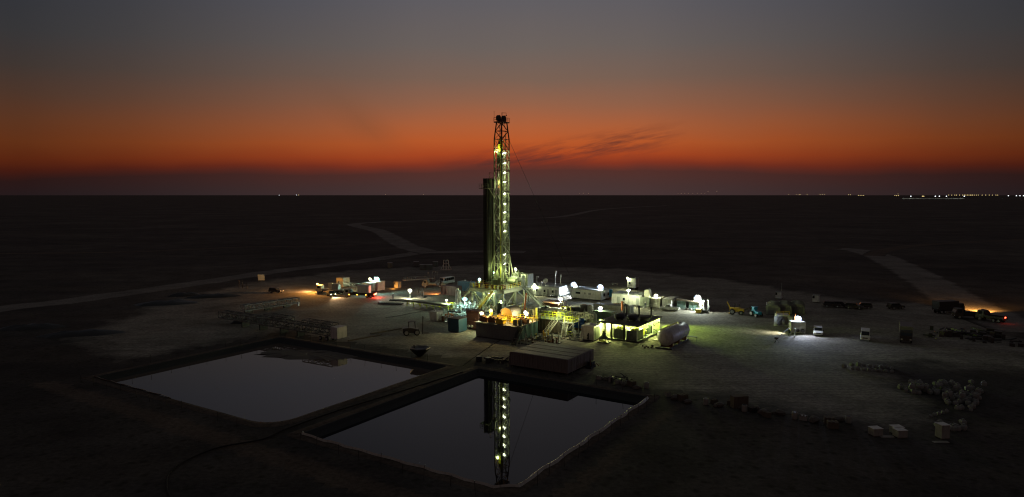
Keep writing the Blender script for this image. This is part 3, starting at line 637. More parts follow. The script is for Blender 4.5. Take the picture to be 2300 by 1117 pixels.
# stairs and the pipe slide
def RL(px, py, z): return local(rig, G(px, py, z))
b = MB(); b.stair(RL(1072, 698, 0), RL(1107, 653, FZ), 1.3); b.build('stair', 'yellow', rig)
b = MB(); b.stair((-11.0, -6.2, .1), (-HU, -6.2, FZ), 1.2); b.build('stair', 'rig_steel', rig)
b = MB(); b.stair((-10.8, -2.6, .1), (-HU, -2.6, FZ), 1.2); b.build('stair', 'corr_green', rig)
b = MB()
e1, e2 = RL(1221, 694, 0), RL(1212, 697, 0)
b.stair(e1, (HU, 2.9, FZ), 1.2, .12); b.build('stair', 'corr_green', rig)
for p_, q_ in ((RL(1218, 695, 0), RL(1210, 691, 2.4)), (RL(1236, 692, 0), RL(1228, 688, 2.6))): b = MB(); b.bar(p_, q_, .35); b.build('slide_prop', 'white_paint', rig)
b = MB(); pz = [RL(1213, 694, .1), RL(1231, 691, .1), RL(1226, 689, 1.6), RL(1210, 691, 1.6)]; b.add(pz + [p + Vector((0, .3, -.15)) for p in pz], [(0, 1, 2, 3), (7, 6, 5, 4), (0, 4, 5, 1), (1, 5, 6, 2), (2, 6, 7, 3), (3, 7, 4, 0)]); b.build('slide_panel', 'deep_blue', rig)
# lamps on the floor and below it
floodlight(rig, (1.0, 6.4, FZ + 4.3), (-1.5, -3, FZ), 'glow_white', 230, WHT, .7)
floodlight(rig, (1.2, -7.9, FZ - 1.2), (2.5, -13, 0), 'glow_white', 200, WHT, .34)
floodlight(rig, (-6.2, 5.5, FZ + 3.0), (-8, -9, 2), 'glow_cyan', 160, CYA, .35)
floodlight(rig, (-6.2, 2.2, FZ + 1.7), (-12, -8, 2), 'glow_cyan', 420, CYA, .55)
for p_, z_ in (((1.0, 6.4, FZ), 3.9), ((-6.0, 5.5, FZ - .3), 2.9), ((-6.0, 2.2, FZ - .3), 1.6)): b = MB(); b.bar(p_, (p_[0], p_[1], p_[2] + z_), .12); b.build('lamp_post', 'rig_steel', rig)
light(rig, (MU + .3, MV - 3.8, FZ + 4.6), 120, GRN, .4)
light(rig, (3.0, 1.0, FZ + 2.8), 160, GRN, .4)
light(rig, (-.5, -4.0, 3.6), 320, GRN, .4)
# guy line from the mast to the ground behind
b = MB(); p0 = UV(MU + A, MV + C_, 0) + RC; b.cyl((p0.x, p0.y, 48.5), (22, 262, 2), .05, n=5)
tag(b.build('guy_line', 'dark_steel'), 'thin guy line running down from the upper mast', 'cable')
# a worker in red at the doghouse door
def person(p, rz, label, top='overall_red', h=1.78, arms=((-.1, .05), (.1, .05)), cat='person'):
    k = h / 1.78; pts = [((0, 0, .98), .15), ((0, 0, 1.2), .15), ((0, 0, 1.40), .17), ((0, 0, 1.52), .065), ((0, .01, 1.66), .10), ((0, .01, 1.76), .075)]
    E = [(0, 1), (1, 2), (2, 3), (3, 4), (4, 5)]
    def ch(root, l):
        pr = root
        for q in l: pts.append(q); E.append((pr, len(pts) - 1)); pr = len(pts) - 1
    for s, (f1, f2) in zip((-1, 1), arms):
        ch(2, [((s * .2, 0, 1.42), .065), ((s * .25, .03 + f1, 1.16), .05), ((s * .24, .12 + f2, .92), .038), ((s * .23, .14 + f2, .84), .035)])
        for q in range(0): pass
        ch(0, [((s * .1, 0, .9), .1), ((s * .12, .03 * s, .5), .065), ((s * .13, -.04 * s, .09), .05), ((s * .14, .14 - .04 * s, .05), .045)])
    me = bpy.data.meshes.new('person'); me.from_pydata([tuple(c * k for c in q[0]) for q in pts], E, []); o = bpy.data.objects.new('person', me); COL.objects.link(o)
    sk = o.modifiers.new('s', 'SKIN'); o.modifiers.new('u', 'SUBSURF').levels = 1
    for i, q in enumerate(pts): me.skin_vertices[0].data[i].radius = (q[1] * k, q[1] * k); me.skin_vertices[0].data[i].use_root = (i == 0)
    me.materials.append(M[top]); o.location = p; o.rotation_euler = (0, 0, rz); tag(o, label, cat)
    b = MB(); b.ball((0, .02 * k, 1.68 * k), (.1 * k, .115 * k, .13 * k)); b.build('face', 'skin', o, True)
    b = MB(); b.ball((0, .01 * k, 1.78 * k), (.14, .17, .1)); b.build('hard_hat', 'hard_hat', o, True)
    return o
person(RC + UV(4.0, 6.2, FZ + .06), R(180), 'person in red overalls and a pale hard hat inside the lit doghouse doorway')
# ================================================================== generic builders
def container(name, label, cat, loc, L=12.2, W=2.44, H=2.6, m='corr_brown', rz=TH, group=None, lift=.15, rib=.6, roof=None, doors='x1', open_doors=False):
    """box with corrugated walls; local x along its length, origin at the middle of the base"""
    o = thing(name, label, cat, loc, rz, group); b = MB(); z0, z1 = lift, lift + H; x, y = L / 2, W / 2
    b.box(-x, x, -y, y, z0, z1)
    n = int(L / rib)
    for i in range(n):
        c = -x + (i + .5) * L / n
        for s in (-1, 1): b.cb((c, s * (y + .03), (z0 + z1) / 2), (L / n * .45, .07, H - .36))
    n = max(2, int(W / rib))
    for i in range(n): b.cb((-x - .03, -y + (i + .5) * W / n, (z0 + z1) / 2), (.07, W / n * .45, H - .36))
    b.build('wall', m, o)
    b = MB()
    for sx in (-1, 1):
        for sy in (-1, 1): b.cb((sx * (x + .02), sy * (y + .02), (z0 + z1) / 2), (.2, .2, H + .04))
    for sy in (-1, 1):
        for z in (z0 + .08, z1 - .05): b.cb((0, sy * (y + .03), z), (L, .12, .16))
    for sx in (-1, 1):
        for z in (z0 + .08, z1 - .05): b.cb((sx * (x + .03), 0, z), (.12, W, .16))
    b.build('frame', m, o)
    b = MB(); b.box(-x + .12, x - .12, -y + .12, y - .12, z1, z1 + .05)
    for i in range(int(L / 1.2)): b.cb((-x + .8 + i * 1.2, 0, z1 + .052), (.5, W - .5, .02))
    b.build('roof', roof or m, o)
    sg = 1 if doors == 'x1' else -1
    for s in (-1, 1):
        b = MB(); b.cb((sg * (x + .06), s * W / 4, (z0 + z1) / 2), (.06, W / 2 - .12, H - .3)); d = b.build('door', m, o)
        b = MB(); b.cyl((sg * (x + .13), s * W / 6, z0 + .2), (sg * (x + .13), s * W / 6, z1 - .2), .035); b.cb((sg * (x + .15), s * W / 6 + .12, (z0 + z1) / 2 - .2), (.05, .3, .06)); b.build('handle', 'grey_paint', d)
    if lift > .1:
        b = MB()
        for i in range(max(2, int(L / 2.5)) + 1):
            c = -x + .3 + i * (L - .6) / max(2, int(L / 2.5))
            for s in (-1, 1): b.cb((c, s * (y - .2), lift / 2), (.35, .3, lift))
        for s in (-1, 1): b.box(-x, x, s * (y - .35) - .06, s * (y - .35) + .06, lift * .5, lift)
        b.build('skid', 'dark_steel', o)
    return o
def cabin(label, loc, L=6.0, W=2.9, H=2.75, m='cabin_white', rz=TH, group=None, ends='y0', features=('door', 'window', 'ac'), roof='grey_paint', lift=.35, cat='site cabin'):
    """portable cabin; front face is -y (W across), length L along y"""
    o = thing('site_cabin', label, cat, loc, rz, group); x, y = W / 2, L; z0, z1 = lift, lift + H
    b = MB(); b.box(-x, x, 0, y, z0, z1)
    for i in range(int(L / .5)):
        for s in (-1, 1): b.cb((s * (x + .02), .25 + i * .5, (z0 + z1) / 2), (.06, .2, H - .3))
    b.build('wall', m, o)
    b = MB(); b.box(-x - .1, x + .1, -.12, y + .1, z1, z1 + .14)
    for i in range(3): b.cb((0, y * (i + .5) / 3, z1 + .18), (W - .3, .12, .08))
    b.build('roof', roof, o)
    b = MB()
    for s in (-1, 1): b.box(s * x - .07, s * x + .07, -.09, .07, z0, z1)
    b.box(-x, x, -.06, -.0, z1 - .16, z1 - .001); b.build('corner_post', m, o)
    b = MB(); 
    for s in (-1, 1): b.box(s * (x - .3) - .12, s * (x - .3) + .12, .05, y - .1, 0, lift)
    b.build('skid', 'dark_steel', o)
    if 'door' in features:
        b = MB(); b.box(.15, 1.05, -.09, -.04, z0 + .02, z0 + 2.05); d = b.build('door', 'grey_paint', o); b = MB(); b.cb((.28, -.12, z0 + 1), (.12, .06, .06)); b.build('handle', 'dark_steel', d)
        b = MB(); 
        for k in range(2): b.box(.1, 1.1, -.9 + k * .4, -.5 + k * .4, 0 if k else 0, .16 + .16 * k)
        b.build('step', 'dark_steel', o)
    if 'window' in features:
        b = MB(); b.box(-1.0, -.3, -.09, -.04, z0 + 1.05, z0 + 1.85); wdw = b.build('window', 'glass', o)
        b = MB()
        for q in ((-1.05, -.25, z0 + 1.0, z0 + 1.06), (-1.05, -.25, z0 + 1.84, z0 + 1.9)): b.box(q[0], q[1], -.12, -.04, q[2], q[3])
        for q in (-1.05, -.3): b.box(q, q + .05, -.12, -.04, z0 + 1.06, z0 + 1.84)
        b.build('frame', 'white_paint', wdw)
    if 'ac' in features:
        b = MB(); b.box(-.9, -.2, -.55, -.08, z0 + .25, z0 + .8); a = b.build('air_conditioner', 'cream', o); b = MB(); b.rev((-.55, -.55, z0 + .52), (0, -1, 0), [(0, .22), (.02, .22), (.03, .18)]); b.build('fan_grille', 'dark_steel', a)
    if 'sidewindow' in features:
        b = MB(); b.box(x + .045, x + .1, y * .55, y * .55 + 1.0, z0 + .9, z0 + 1.8); b.build('window', 'glass', o)
    return o
def pole_lamp(px, py, gy, label, m='glow_white', power=900, c=WHT, size=.5, aim=None, gx=None, group='floodlights on posts', spot=None, name='lamp_post', pm='grey_paint'):
    g = G(gx or px, gy); h = ZH(py, g.y); o = thing(name, label, 'floodlight', g, 0, group)
    b = MB(); b.cyl((0, 0, 0), (0, 0, h - .1), .08, .05, 8); b.cb((0, 0, .08), (.7, .7, .16)); b.build('pole', pm, o)
    aim = (0, -4, 0) if aim is None else aim
    floodlight(o, (0, 0, h), aim, m, power, c, size, spot)
    return o
def wheel(parent, p, r=.4, wd=.26):
    s = 1 if p[1] > 0 else -1
    b = MB(); b.rev((p[0], p[1] - wd / 2, p[2]), (0, 1, 0), [(0, r * .6), (.03, r * .93), (wd * .25, r), (wd * .75, r), (wd - .03, r * .93), (wd, r * .6)], 18); o = b.build('wheel', 'rubber', parent, True)
    b = MB(); b.rev((p[0], p[1] + s * wd * .5 - .05, p[2]), (0, 1, 0), [(0, r * .62), (.1, r * .62)], 14); b.build('rim', 'grey_paint', o)
def car(name, label, cat, loc, rz, kind='suv', m='white_paint', L=4.8, W=1.9, Hh=1.85, head=None, tail=None, group=None):
    """vehicle facing local +x"""
    o = thing(name, label, cat, loc, rz, group); x = L / 2
    if kind == 'pickup':
        low = [(-x, .5), (-x, 1.12), (-x * .18, 1.12), (x * .32, 1.12), (x * .45, 1.08), (x * .96, .98), (x, .82), (x, .42), (-x * .96, .42)]
        top = [(-x * .2, 1.1), (-x * .14, 1.72), (-x * .06, 1.8), (x * .2, 1.78), (x * .5, 1.1)]
    elif kind == 'van':
        low = [(-x, .45), (-x, 1.2), (x * .8, 1.2), (x * .97, 1.05), (x, .8), (x, .4), (-x * .98, .4)]
        top = [(-x, 1.19), (-x * .97, Hh - .1), (-x * .9, Hh), (x * .42, Hh), (x * .55, Hh - .1), (x * .83, 1.19)]
    elif kind == 'bus':
        low = [(-x, .4), (-x, 1.35), (x * .97, 1.35), (x, 1.0), (x, .4)]
        top = [(-x, 1.34), (-x * .985, Hh - .12), (-x * .93, Hh), (x * .82, Hh), (x * .9, Hh - .12), (x * .97, 1.34)]
    else:
        low = [(-x, .5), (-x * .99, 1.1), (x * .35, 1.1), (x * .93, .98), (x, .8), (x, .42), (-x * .97, .42)]
        top = [(-x * .985, 1.09), (-x * .9, Hh - .1), (-x * .82, Hh), (x * .12, Hh), (x * .2, Hh - .06), (x * .45, 1.09)]
    b = MB(); b.prism(low, -W / 2, W / 2); b.prism([(px_, pz_) for px_, pz_ in top], -W / 2 + .1, W / 2 - .1)
    b.cb((x + .03, 0, .5), (.12, W - .1, .22)); b.cb((-x - .03, 0, .55), (.12, W - .1, .22)); bd = b.build('body', m, o)
    mod = bd.modifiers.new('bev', 'BEVEL'); mod.width = .07; mod.segments = 2
    zt = top[1][1]; zb = 1.2 if kind != 'bus' else 1.42
    xa, xb = top[0][0] * .96 + .1, top[-1][0]; h = Hh if kind != 'pickup' else 1.8
    nwin = {'pickup': 2, 'suv': 3, 'van': 3, 'bus': 5}[kind]; xa = {'pickup': -x * .1, 'suv': -x * .86, 'van': -x * .85, 'bus': -x * .88}[kind]; xe = {'pickup': x * .3, 'suv': x * .2, 'van': x * .5, 'bus': x * .82}[kind]
    for s in (-1, 1):
        for i in range(nwin):
            a_ = xa + (xe - xa) * i / nwin + .04; c_ = xa + (xe - xa) * (i + 1) / nwin - .04
            b = MB(); b.box(a_, c_, s * (W / 2 - .1) - .012, s * (W / 2 - .1) + .012, zb, h - .22); b.build('side_window', 'glass', o)
    p1, p2 = top[-2], top[-1]; b = MB(); e = .03; dx = p2[0] - p1[0]; dz = p2[1] - p1[1]
    q1 = (p1[0] + dx * .12 + e, p1[1] + dz * .12 + e); q2 = (p1[0] + dx * .88 + e, p1[1] + dz * .88 + e)
    if kind in ('suv', 'van'): p1 = top[-2]
    b.prism([q1, q2, (q2[0] - .06, q2[1] - .02), (q1[0] - .06, q1[1] - .02)], -W / 2 + .2, W / 2 - .2); b.build('windscreen', 'glass', o)
    b = MB(); b.cb((x + .015, 0, .78), (.05, W * .5, .2)); b.build('grille', 'black', o)
    for s in (-1, 1):
        b = MB(); b.cb((x + .0, s * (W / 2 - .25), .8), (.1, .34, .2)); hl = b.build('headlight', 'white_paint' if not head else head, o)
        b = MB(); b.cb((-x - .01, s * (W / 2 - .14), .9), (.08, .16, .32)); b.build('tail_light', tail or 'maroon', o)
        b = MB(); b.cb((x * .33, s * (W / 2 + .08), 1.22), (.12, .2, .18)); b.build('wing_mirror', 'black', o)
        for wx in (-.6, .62): wheel(o, (x * wx, s * (W / 2 - .12), .38), .38)
    if kind == 'pickup':
        b = MB(); b.box(-x + .1, -x * .22, -W / 2 + .12, W / 2 - .12, 1.125, 1.135); b.build('load_bed', 'black', o)
    return o
def pile(b, n, rx, ry, h, sc_=(.2, .9), tubes=.5):
    for i in range(n):
        x, y = random.uniform(-rx, rx), random.uniform(-ry, ry); z = random.uniform(0, h); s = random.uniform(*sc_)
        if random.random() < tubes: a = random.uniform(0, 6.28); b.cyl((x, y, z), (x + s * math.cos(a) * 2, y + s * math.sin(a) * 2, z + random.uniform(-.1, .5)), s * .16, n=6)
        else: b.cb((x, y, z / 2 + s / 3), (s, s * random.uniform(.5, 1.2), z + s * .6))

# ================================================================== foreground containers beside the right pond
N0 = UV(-55.6, 107.9); NC = Vector((10.0, 120.3, 0)); labs = ['brown corrugated container nearest the pond in the raised row of four', 'brown corrugated container second from the pond in the raised row of four', 'brown corrugated container third from the pond in the raised row of four', 'brown corrugated container farthest from the pond in the raised row of four']
nu, nv = NC.x * cu + NC.y * su, -NC.x * su + NC.y * cu
for i in range(4):
    container('shipping_container', labs[i], 'container', UV(nu - 6.15, nv + 1.25 + i * 2.62), 12.2, 2.44, 2.45, 'corr_brown', group='brown containers beside the pond', lift=.45, rib=.55)
fc = thing('fuel_skid', 'small dark engine skid under the near corner of the brown containers', 'engine', UV(nu + .9, nv + 7.5))
b = MB(); b.cb((0, 0, .25), (1.2, 2.2, .3)); b.cb((0, .2, .8), (.9, 1.4, .8)); b.build('engine_body', 'black', fc); b = MB(); b.cyl((.2, -.6, .5), (.2, -.6, 1.7), .08); b.path([(.5, .6, .5), (1.1, .3, .9), (1.5, .5, .4)], .08); b.build('exhaust_pipe', 'rust', fc)
for i, (px, py, lb) in enumerate(((1076, 812, 'dark ribbed drum on gravel, left of a matching drum by the pond'), (1097, 815, 'dark ribbed drum on gravel, nearer the brown containers'))):
    d = thing('steel_drum', lb, 'drum', G(px, py), 0, 'dark drums by the right pond')
    b = MB(); b.rev((0, 0, 0), (0, 0, 1), [(0, .55), (.05, .6), (.3, .6), (.33, .64), (.36, .6), (.7, .6), (.73, .64), (.76, .6), (.98, .6), (1.0, .55)], 16); b.build('drum_body', 'black', d); b = MB(); b.cyl((0, 0, 1), (0, 0, 1.05), .52, n=16); b.cyl((.3, 0, 1.05), (.3, 0, 1.12), .08); b.build('lid', 'grey_paint', d)
jk = thing('pipe_scrap', 'tangled dark pipes and hoses piled left of the brown containers', 'scrap', G(1138, 815)); b = MB(); pile(b, 26, 3.2, 1.5, .8, (.3, 1.2), .85)
b.path([(2.4, 0, 0), (2.6, .3, 1.6), (3.1, .4, 2.6)], .1); b.path([(-1, .3, .2), (.6, .4, 1.3), (2, .8, 1.0)], .12); b.build('pipe', 'dark_steel', jk)
# ================================================================== mud tanks and their machinery
mt = thing('mud_tank', 'large grey steel mud tank with plain front and ribbed pale end, yellow rails on top', 'tank', G(1161, 770))
b = MB(); b.box(-5.9, -.02, 0, 9.0, .35, 4.0); b.box(-11.2, -5.98, .25, 9.0, .3, 3.9); b.build('wall', 'wall_grey', mt)
b = MB()
for i in range(16): b.cb((.05, .35 + i * .56, 2.1), (.16, .18, 3.5))
b.build('end_rib', 'teal', mt)
b = MB(); b.box(-11.6, .2, -.1, 9.2, 4.0, 4.1); b.build('deck', 'corr_brown', mt)
b = MB(); b.box(-11.2, 0, .3, .6, 0, .3); b.box(-11.2, 0, 8.4, 8.7, 0, .3); b.build('skid', 'dark_steel', mt)
b = MB(); b.rail([(-11.4, 3.0, 4.1), (-8.6, 3.0, 4.1), (-8.6, 6.5, 4.1), (-4.2, 6.5, 4.1), (.1, 6.5, 4.1)], 1.2, .1, 1.2); b.rail([(-8.2, 9, 4.1), (.1, 9, 4.1), (.1, 5, 4.1)], 1.2, .1, 1.2); b.rail([(-6.5, 2.2, 4.1), (-2.2, 2.2, 4.1)], 1.2, .1, 1.2); b.build('railing', 'yellow', mt)
b = MB(); b.stair((1.0, -3.2, .1), (.6, 1.0, 4.0), 1.0, .1); b.build('stair', 'dark_steel', mt)
b = MB(); b.rail([(.3, -1.8, 0), (5.5, -1.8, 0), (6.8, 1.2, 0)], 1.5, .07, 1.5); b.build('guard_rail', 'cream', mt)
b = MB(); b.cb((-1.2, 1.2, 4.9), (1.0, .25, 1.5)); b.cb((.1, 1.2, 4.9), (.9, .25, 1.5)); b.build('control_panel', 'corr_green', mt)
def shaker(loc, label, m='yellow'):
    o = thing('shale_shaker', label, 'shaker', loc, TH, 'shale shakers on the mud tank'); b = MB(); b.cb((0, 0, .35), (1.9, 1.3, .5)); b.prism([(-.9, .6), (.9, .6), (1.1, 1.0), (-.9, 1.25)], -.55, .55); b.build('shaker_bed', m, o)
    b = MB(); b.cyl((-.5, -.5, 1.35), (-.5, .5, 1.35), .2); b.cyl((.3, -.3, 1.2), (.3, .3, 1.2), .14); b.build('motor', 'rust', o)
    for s in (-1, 1): b = MB(); b.cb((s * .8, 0, .1), (.25, 1.1, .2)); b.build('foot', 'dark_steel', o)
    return o
mt.scale.z = .85; MTL = Vector(mt.location)
def T(x, y, z): return MTL + UV(x, y, z * .85)
for i, (x, y) in enumerate(((-9.8, 1.8), (-7.4, 1.6), (-5.0, 1.2), (-7.2, 4.8), (-2.6, 3.6), (-1.0, 4.8))):
    shaker(T(x, y, 4.1), ['shale shaker at the left end of the tank top', 'second shale shaker from the left on the tank top', 'yellow lit shale shaker at the middle front of the tank top', 'shale shaker just before the round orange shelter', 'shale shaker at the right, behind the control panel', 'rusty shale shaker at the right end of the tank top'][i], 'yellow' if i in (2, 3, 4) else 'rust')
sh = thing('arched_shelter', 'rounded bright orange shelter with a dark roof at the back of the mud tank', 'shelter', T(-7.0, 6.6, 4.1)); sh.scale = (.95, 1, 1.1)
arc = [(-1.6, 0)] + [(-1.6 * math.cos(math.pi * i / 12) * (1 if 1 else 1), 1.5 + .95 * math.sin(math.pi * i / 12)) for i in range(13)] + [(1.6, 0)]
b = MB(); b.prism(arc, 0, .15); b.build('front_wall', 'shelter_orange', sh); b = MB()
for p, q in zip(arc[1:], arc[2:-1]): b.add([(p[0] * 1.04, -.15, p[1] * 1.03), (q[0] * 1.04, -.15, q[1] * 1.03), (q[0] * 1.04, 4, q[1] * 1.03), (p[0] * 1.04, 4, p[1] * 1.03), (p[0] * .98, -.15, p[1] * .97), (q[0] * .98, -.15, q[1] * .97), (q[0] * .98, 4, q[1] * .97), (p[0] * .98, 4, p[1] * .97)], [(0, 1, 2, 3), (7, 6, 5, 4), (0, 4, 5, 1), (2, 6, 7, 3)])
b.build('roof', 'corr_brown', sh)
b = MB(); b.cb((1.62, 2, .8), (.08, 4, 1.6)); b.build('side_wall', 'corr_green', sh)
op = thing('degasser', 'tall grey-green twin cylinder degasser right of the orange shelter', 'degasser', T(-1.6, 9.6, 4.1)); b = MB(); b.cyl((-.7, 0, 0), (-.7, 0, 2.4), .4); b.cyl((.3, 0, 0), (.3, 0, 2.5), .4); b.cb((-.2, 0, .3), (2.2, 1.2, .5)); b.build('vessel', 'corr_green', op); b = MB(); b.cb((1.0, -.1, 1.6), (.35, .35, 2.6)); b.build('upright_beam', 'lime', op)
b = MB(); b.cyl((0, 0, 0), (0, 0, 3.2), .22); o = b.build('vent_pipe', 'orange'); o.location = G(1178, 722, 0) + Vector((0, 6, 1.4)); o.rotation_euler = (0, .12, 0); o.scale = (1, 1, 1.6); tag(o, 'orange upright vent pipe behind the bright lamp, right of the orange shelter', 'pipe')
yb = thing('yellow_bollard_post', 'thick yellow lamp column at the left end of the mud tank rails', 'lamp column', T(-10.2, 5.0, 4.1)); b = MB(); b.cyl((0, 0, 0), (0, 0, 1.7), .4); b.build('column', 'yellow', yb); floodlight(yb, (0, 0, 2.05), (.5, -4, 0), 'glow_warm', 420, YEL, .42)
l = thing('floodlight', 'bright white floodlight on the tank rails right of the orange shelter', 'floodlight', T(-2.4, 7.8, 4.1)); b = MB(); b.cyl((0, 0, 0), (0, 0, 1.5), .07); b.build('pole', 'yellow', l); floodlight(l, (0, 0, 1.7), (-1, -5, 0), 'glow_blue', 650, (1, .86, .5), .75)
l = thing('floodlight', 'white floodlight on a short pole left of the yellow column', 'floodlight', T(-12.6, 4.6, 0)); b = MB(); b.cyl((0, 0, 0), (0, 0, 4.5), .08); b.build('pole', 'grey_paint', l); floodlight(l, (0, 0, 4.6), (.3, -4, 3), 'glow_white', 420, WHT, .6)
l = thing('floodlight', 'small white floodlight on top of the dark cabinet behind the orange shelter', 'floodlight', G(1125, 712)); b = MB(); b.cb((0, 0, 1.9), (1.4, 1.2, 3.8)); b.build('cabinet', 'green_dark', l); floodlight(l, (0, 0, 4.3), (1, -3, 0), 'glow_white', 260, WHT, .38)
light(mt, (-8.5, 2.0, 6.6), 150, YEL, .4); light(mt, (-3.4, 2.2, 6.6), 190, YEL, .4); light(mt, (-1.6, 6.0, 6.4), 150, YEL, .4); light(mt, (-10.5, 5.5, 5.8), 160, YEL, .4)
pk = thing('pump_skid', 'low equipment block with pipes on the deck right of the tank rails', 'pump', G(1205, 738)); b = MB(); pile(b, 24, 2.4, 2.2, 1.6, (.3, .9), .6); b.build('pipework', 'corr_green', pk)
# second tank block with stairs
m2 = thing('mud_tank', 'brown shadowed mud tank behind the zigzag stairs, centre of the site', 'tank', G(1248, 757)); b = MB(); b.box(-6.2, -.6, 2.5, 9.5, .3, 3.3)
for i in range(7): b.cb((-5.8 + i * .8, 2.45, 1.8), (.14, .1, 2.9))
b.build('wall', 'wood', m2)
b = MB(); b.box(-6.4, -.4, 2.3, 9.7, 3.3, 3.4); b.build('deck', 'corr_green', m2); b = MB(); b.rail([(-6.2, 2.5, 3.4), (-1.0, 2.5, 3.4)], 1.2, .09, 1.1); b.rail([(-6.2, 5.5, 3.4), (-.6, 5.5, 3.4), (-.6, 9.5, 3.4)], 1.2, .09, 1.1); b.rail([(-3, 8.5, 3.4), (-.6, 8.5, 3.4)], 2.2, .09, 1.1); b.build('railing', 'lime', m2)
b = MB(); b.stair((-2.2, -1.4, 0), (-1.2, 2.4, 3.3), 1.0, .09); b.build('stair', 'cream', m2)
b = MB(); b.stair((1.9, .2, 0), (.9, 3.6, 2.7), 1.0, .09); b.build('stair', 'cream', m2)
b = MB(); b.box(.2, 1.6, 3.4, 5.2, 2.6, 2.7); lp = b.build('landing', 'cream', m2); b = MB(); b.rail([(.2, 3.4, 2.7), (.2, 5.2, 2.7), (1.6, 5.2, 2.7)], 1.3, .09, .9); b.rail([(1.7, 3.5, 2.7), (1.7, 5.2, 2.7)], 1.3, .09, .9); b.build('railing', 'lime', lp)
for i in range(4):
    b = MB(); x = -5.4 + i * 1.4; b.cb((x, 6.8, 3.9), (.9, 1.6, 1.0)); b.cyl((x, 6.0, 4.5), (x, 7.6, 4.5), .25); b.build('agitator', ['corr_green', 'rust', 'cream', 'corr_green'][i], m2)
light(m2, (-2.4, 4.2, 5.6), 170, GRN, .4)
# raised steel walkway
wk = thing('steel_walkway', 'long pale lattice walkway running across the middle of the site', 'walkway', G(1265, 735)); zw = 3.2
a_ = local(wk, G(1246, 705, zw)); b_ = local(wk, G(1330, 716, zw)); b = MB(); b.truss(a_, b_, 1.4, 1.0, 11, .13); b.build('lattice', 'cream', wk)
b = MB()
for i in range(4):
    p = a_.lerp(b_, (i + .3) / 4); b.bar((p.x, p.y, 0), (p.x, p.y, zw), .14)
b.build('post', 'cream', wk)
pd = thing('steel_walkway', 'pale lattice walkway behind the tank rails, left of the blue pumps', 'walkway', G(1225, 715)); a_ = local(pd, G(1196, 700, 2.6)); b_ = local(pd, G(1262, 709, 2.6)); b = MB(); b.truss(a_, b_, 1.3, .9, 9, .12); b.build('lattice', 'corr_green', pd)
b = MB()
for i in range(3): p = a_.lerp(b_, (i + .4) / 3); b.bar((p.x, p.y, 0), (p.x, p.y, 2.6), .14)
b.build('post', 'cream', pd)
# scaffold stand
sf = thing('access_scaffold', 'white open scaffold stand with an upper railed landing and silvery vessels inside', 'scaffold', G(1270, 752)); b = MB()
for x in (-2.3, .1, 2.3):
    for y in (-.6, 2.2): b.bar((x, y, 0), (x, y, 4.2), .15)
for z in (.3, 3.0): b.bar((-2.3, -.6, z), (2.3, -.6, z), .13); b.bar((-2.3, 2.2, z), (2.3, 2.2, z), .13); b.bar((2.3, -.6, z), (2.3, 2.2, z), .13); b.bar((-2.3, -.6, z), (-2.3, 2.2, z), .13)
b.bar((0.1, -.6, .3), (2.3, -.6, 3), .09); b.build('frame', 'white_paint', sf); b = MB(); b.box(-.2, 2.4, -.7, 2.3, 3.02, 3.1); b.build('landing', 'white_paint', sf)
b = MB(); b.rail([(0, -.65, 3.1), (2.35, -.65, 3.1), (2.35, 2.2, 3.1)], 1.3, .1, .8); b.rail([(.3, -1.6, 0), (2.6, -1.6, 0)], 1.2, .09, 1.1); b.build('railing', 'lime', sf)
b = MB(); 
for i in range(7): x = -4.6 + i * .75; b.cyl((x, random.uniform(0, 1), .2), (x, random.uniform(0, 1), random.uniform(1.4, 2.6)), .22, n=8); b.ball((x, .5, random.uniform(1, 2.4)), .3)
for i in range(16): x = random.uniform(-4.8, 1.6); z = random.uniform(.2, 2.8); b.cyl((x, random.uniform(-.5, 1.6), z), (x + random.uniform(-1.2, 1.2), random.uniform(-.5, 1.6), z + random.uniform(-.6, .6)), .08, n=6)
b.build('vessel', 'white_paint', sf)
light(sf, (.3, -2.2, 4.8), 150, WHT, .4)
# blue mud pumps
def pump(loc, label):
    o = thing('mud_pump', label, 'pump', loc, TH, 'blue mud pumps'); b = MB(); b.cb((0, 0, .45), (3.4, 1.7, .4)); b.build('skid', 'rust', o)
    b = MB(); b.cb((-.6, 0, 1.5), (1.7, 1.5, 1.7)); b.prism([(-1.4, 2.3), (.2, 2.3), (-.2, 2.7), (-1.1, 2.7)], -.7, .7); b.build('power_end', 'blue', o)
    b = MB(); b.cb((1.0, 0, 1.2), (1.2, 1.2, 1.1))
    for s in (-.4, 0, .4): b.cyl((1.2, s, 1.7), (1.2, s, 2.2), .14)
    b.build('fluid_end', 'blue', o); b = MB(); b.ball((1.5, 0, 2.4), .35); b.path([(1.5, 0, 1.6), (2.1, 0, 1.4), (2.4, .2, .6)], .1); b.build('pulsation_dampener', 'deep_blue', o)
    return o
pump(G(1301, 742), 'blue mud pump nearest the white scaffold stand'); pump(G(1314, 738), 'blue mud pump behind its twin, nearer the tall pale vessel')
tv = thing('surge_vessel', 'tall rounded pale vessel behind the small pale square cabin', 'vessel', G(1330, 742)); b = MB(); b.rev((0, 0, 0), (0, 0, 1), [(0, 1.0), (.3, 1.15), (3.6, 1.15), (4.1, .9), (4.4, .3)], 16); b.build('shell', 'corr_green', tv, True); b = MB(); b.cyl((-1.5, -.2, 0), (-1.5, -.2, 4.3), .35); b.build('side_pipe', 'white_paint', tv)
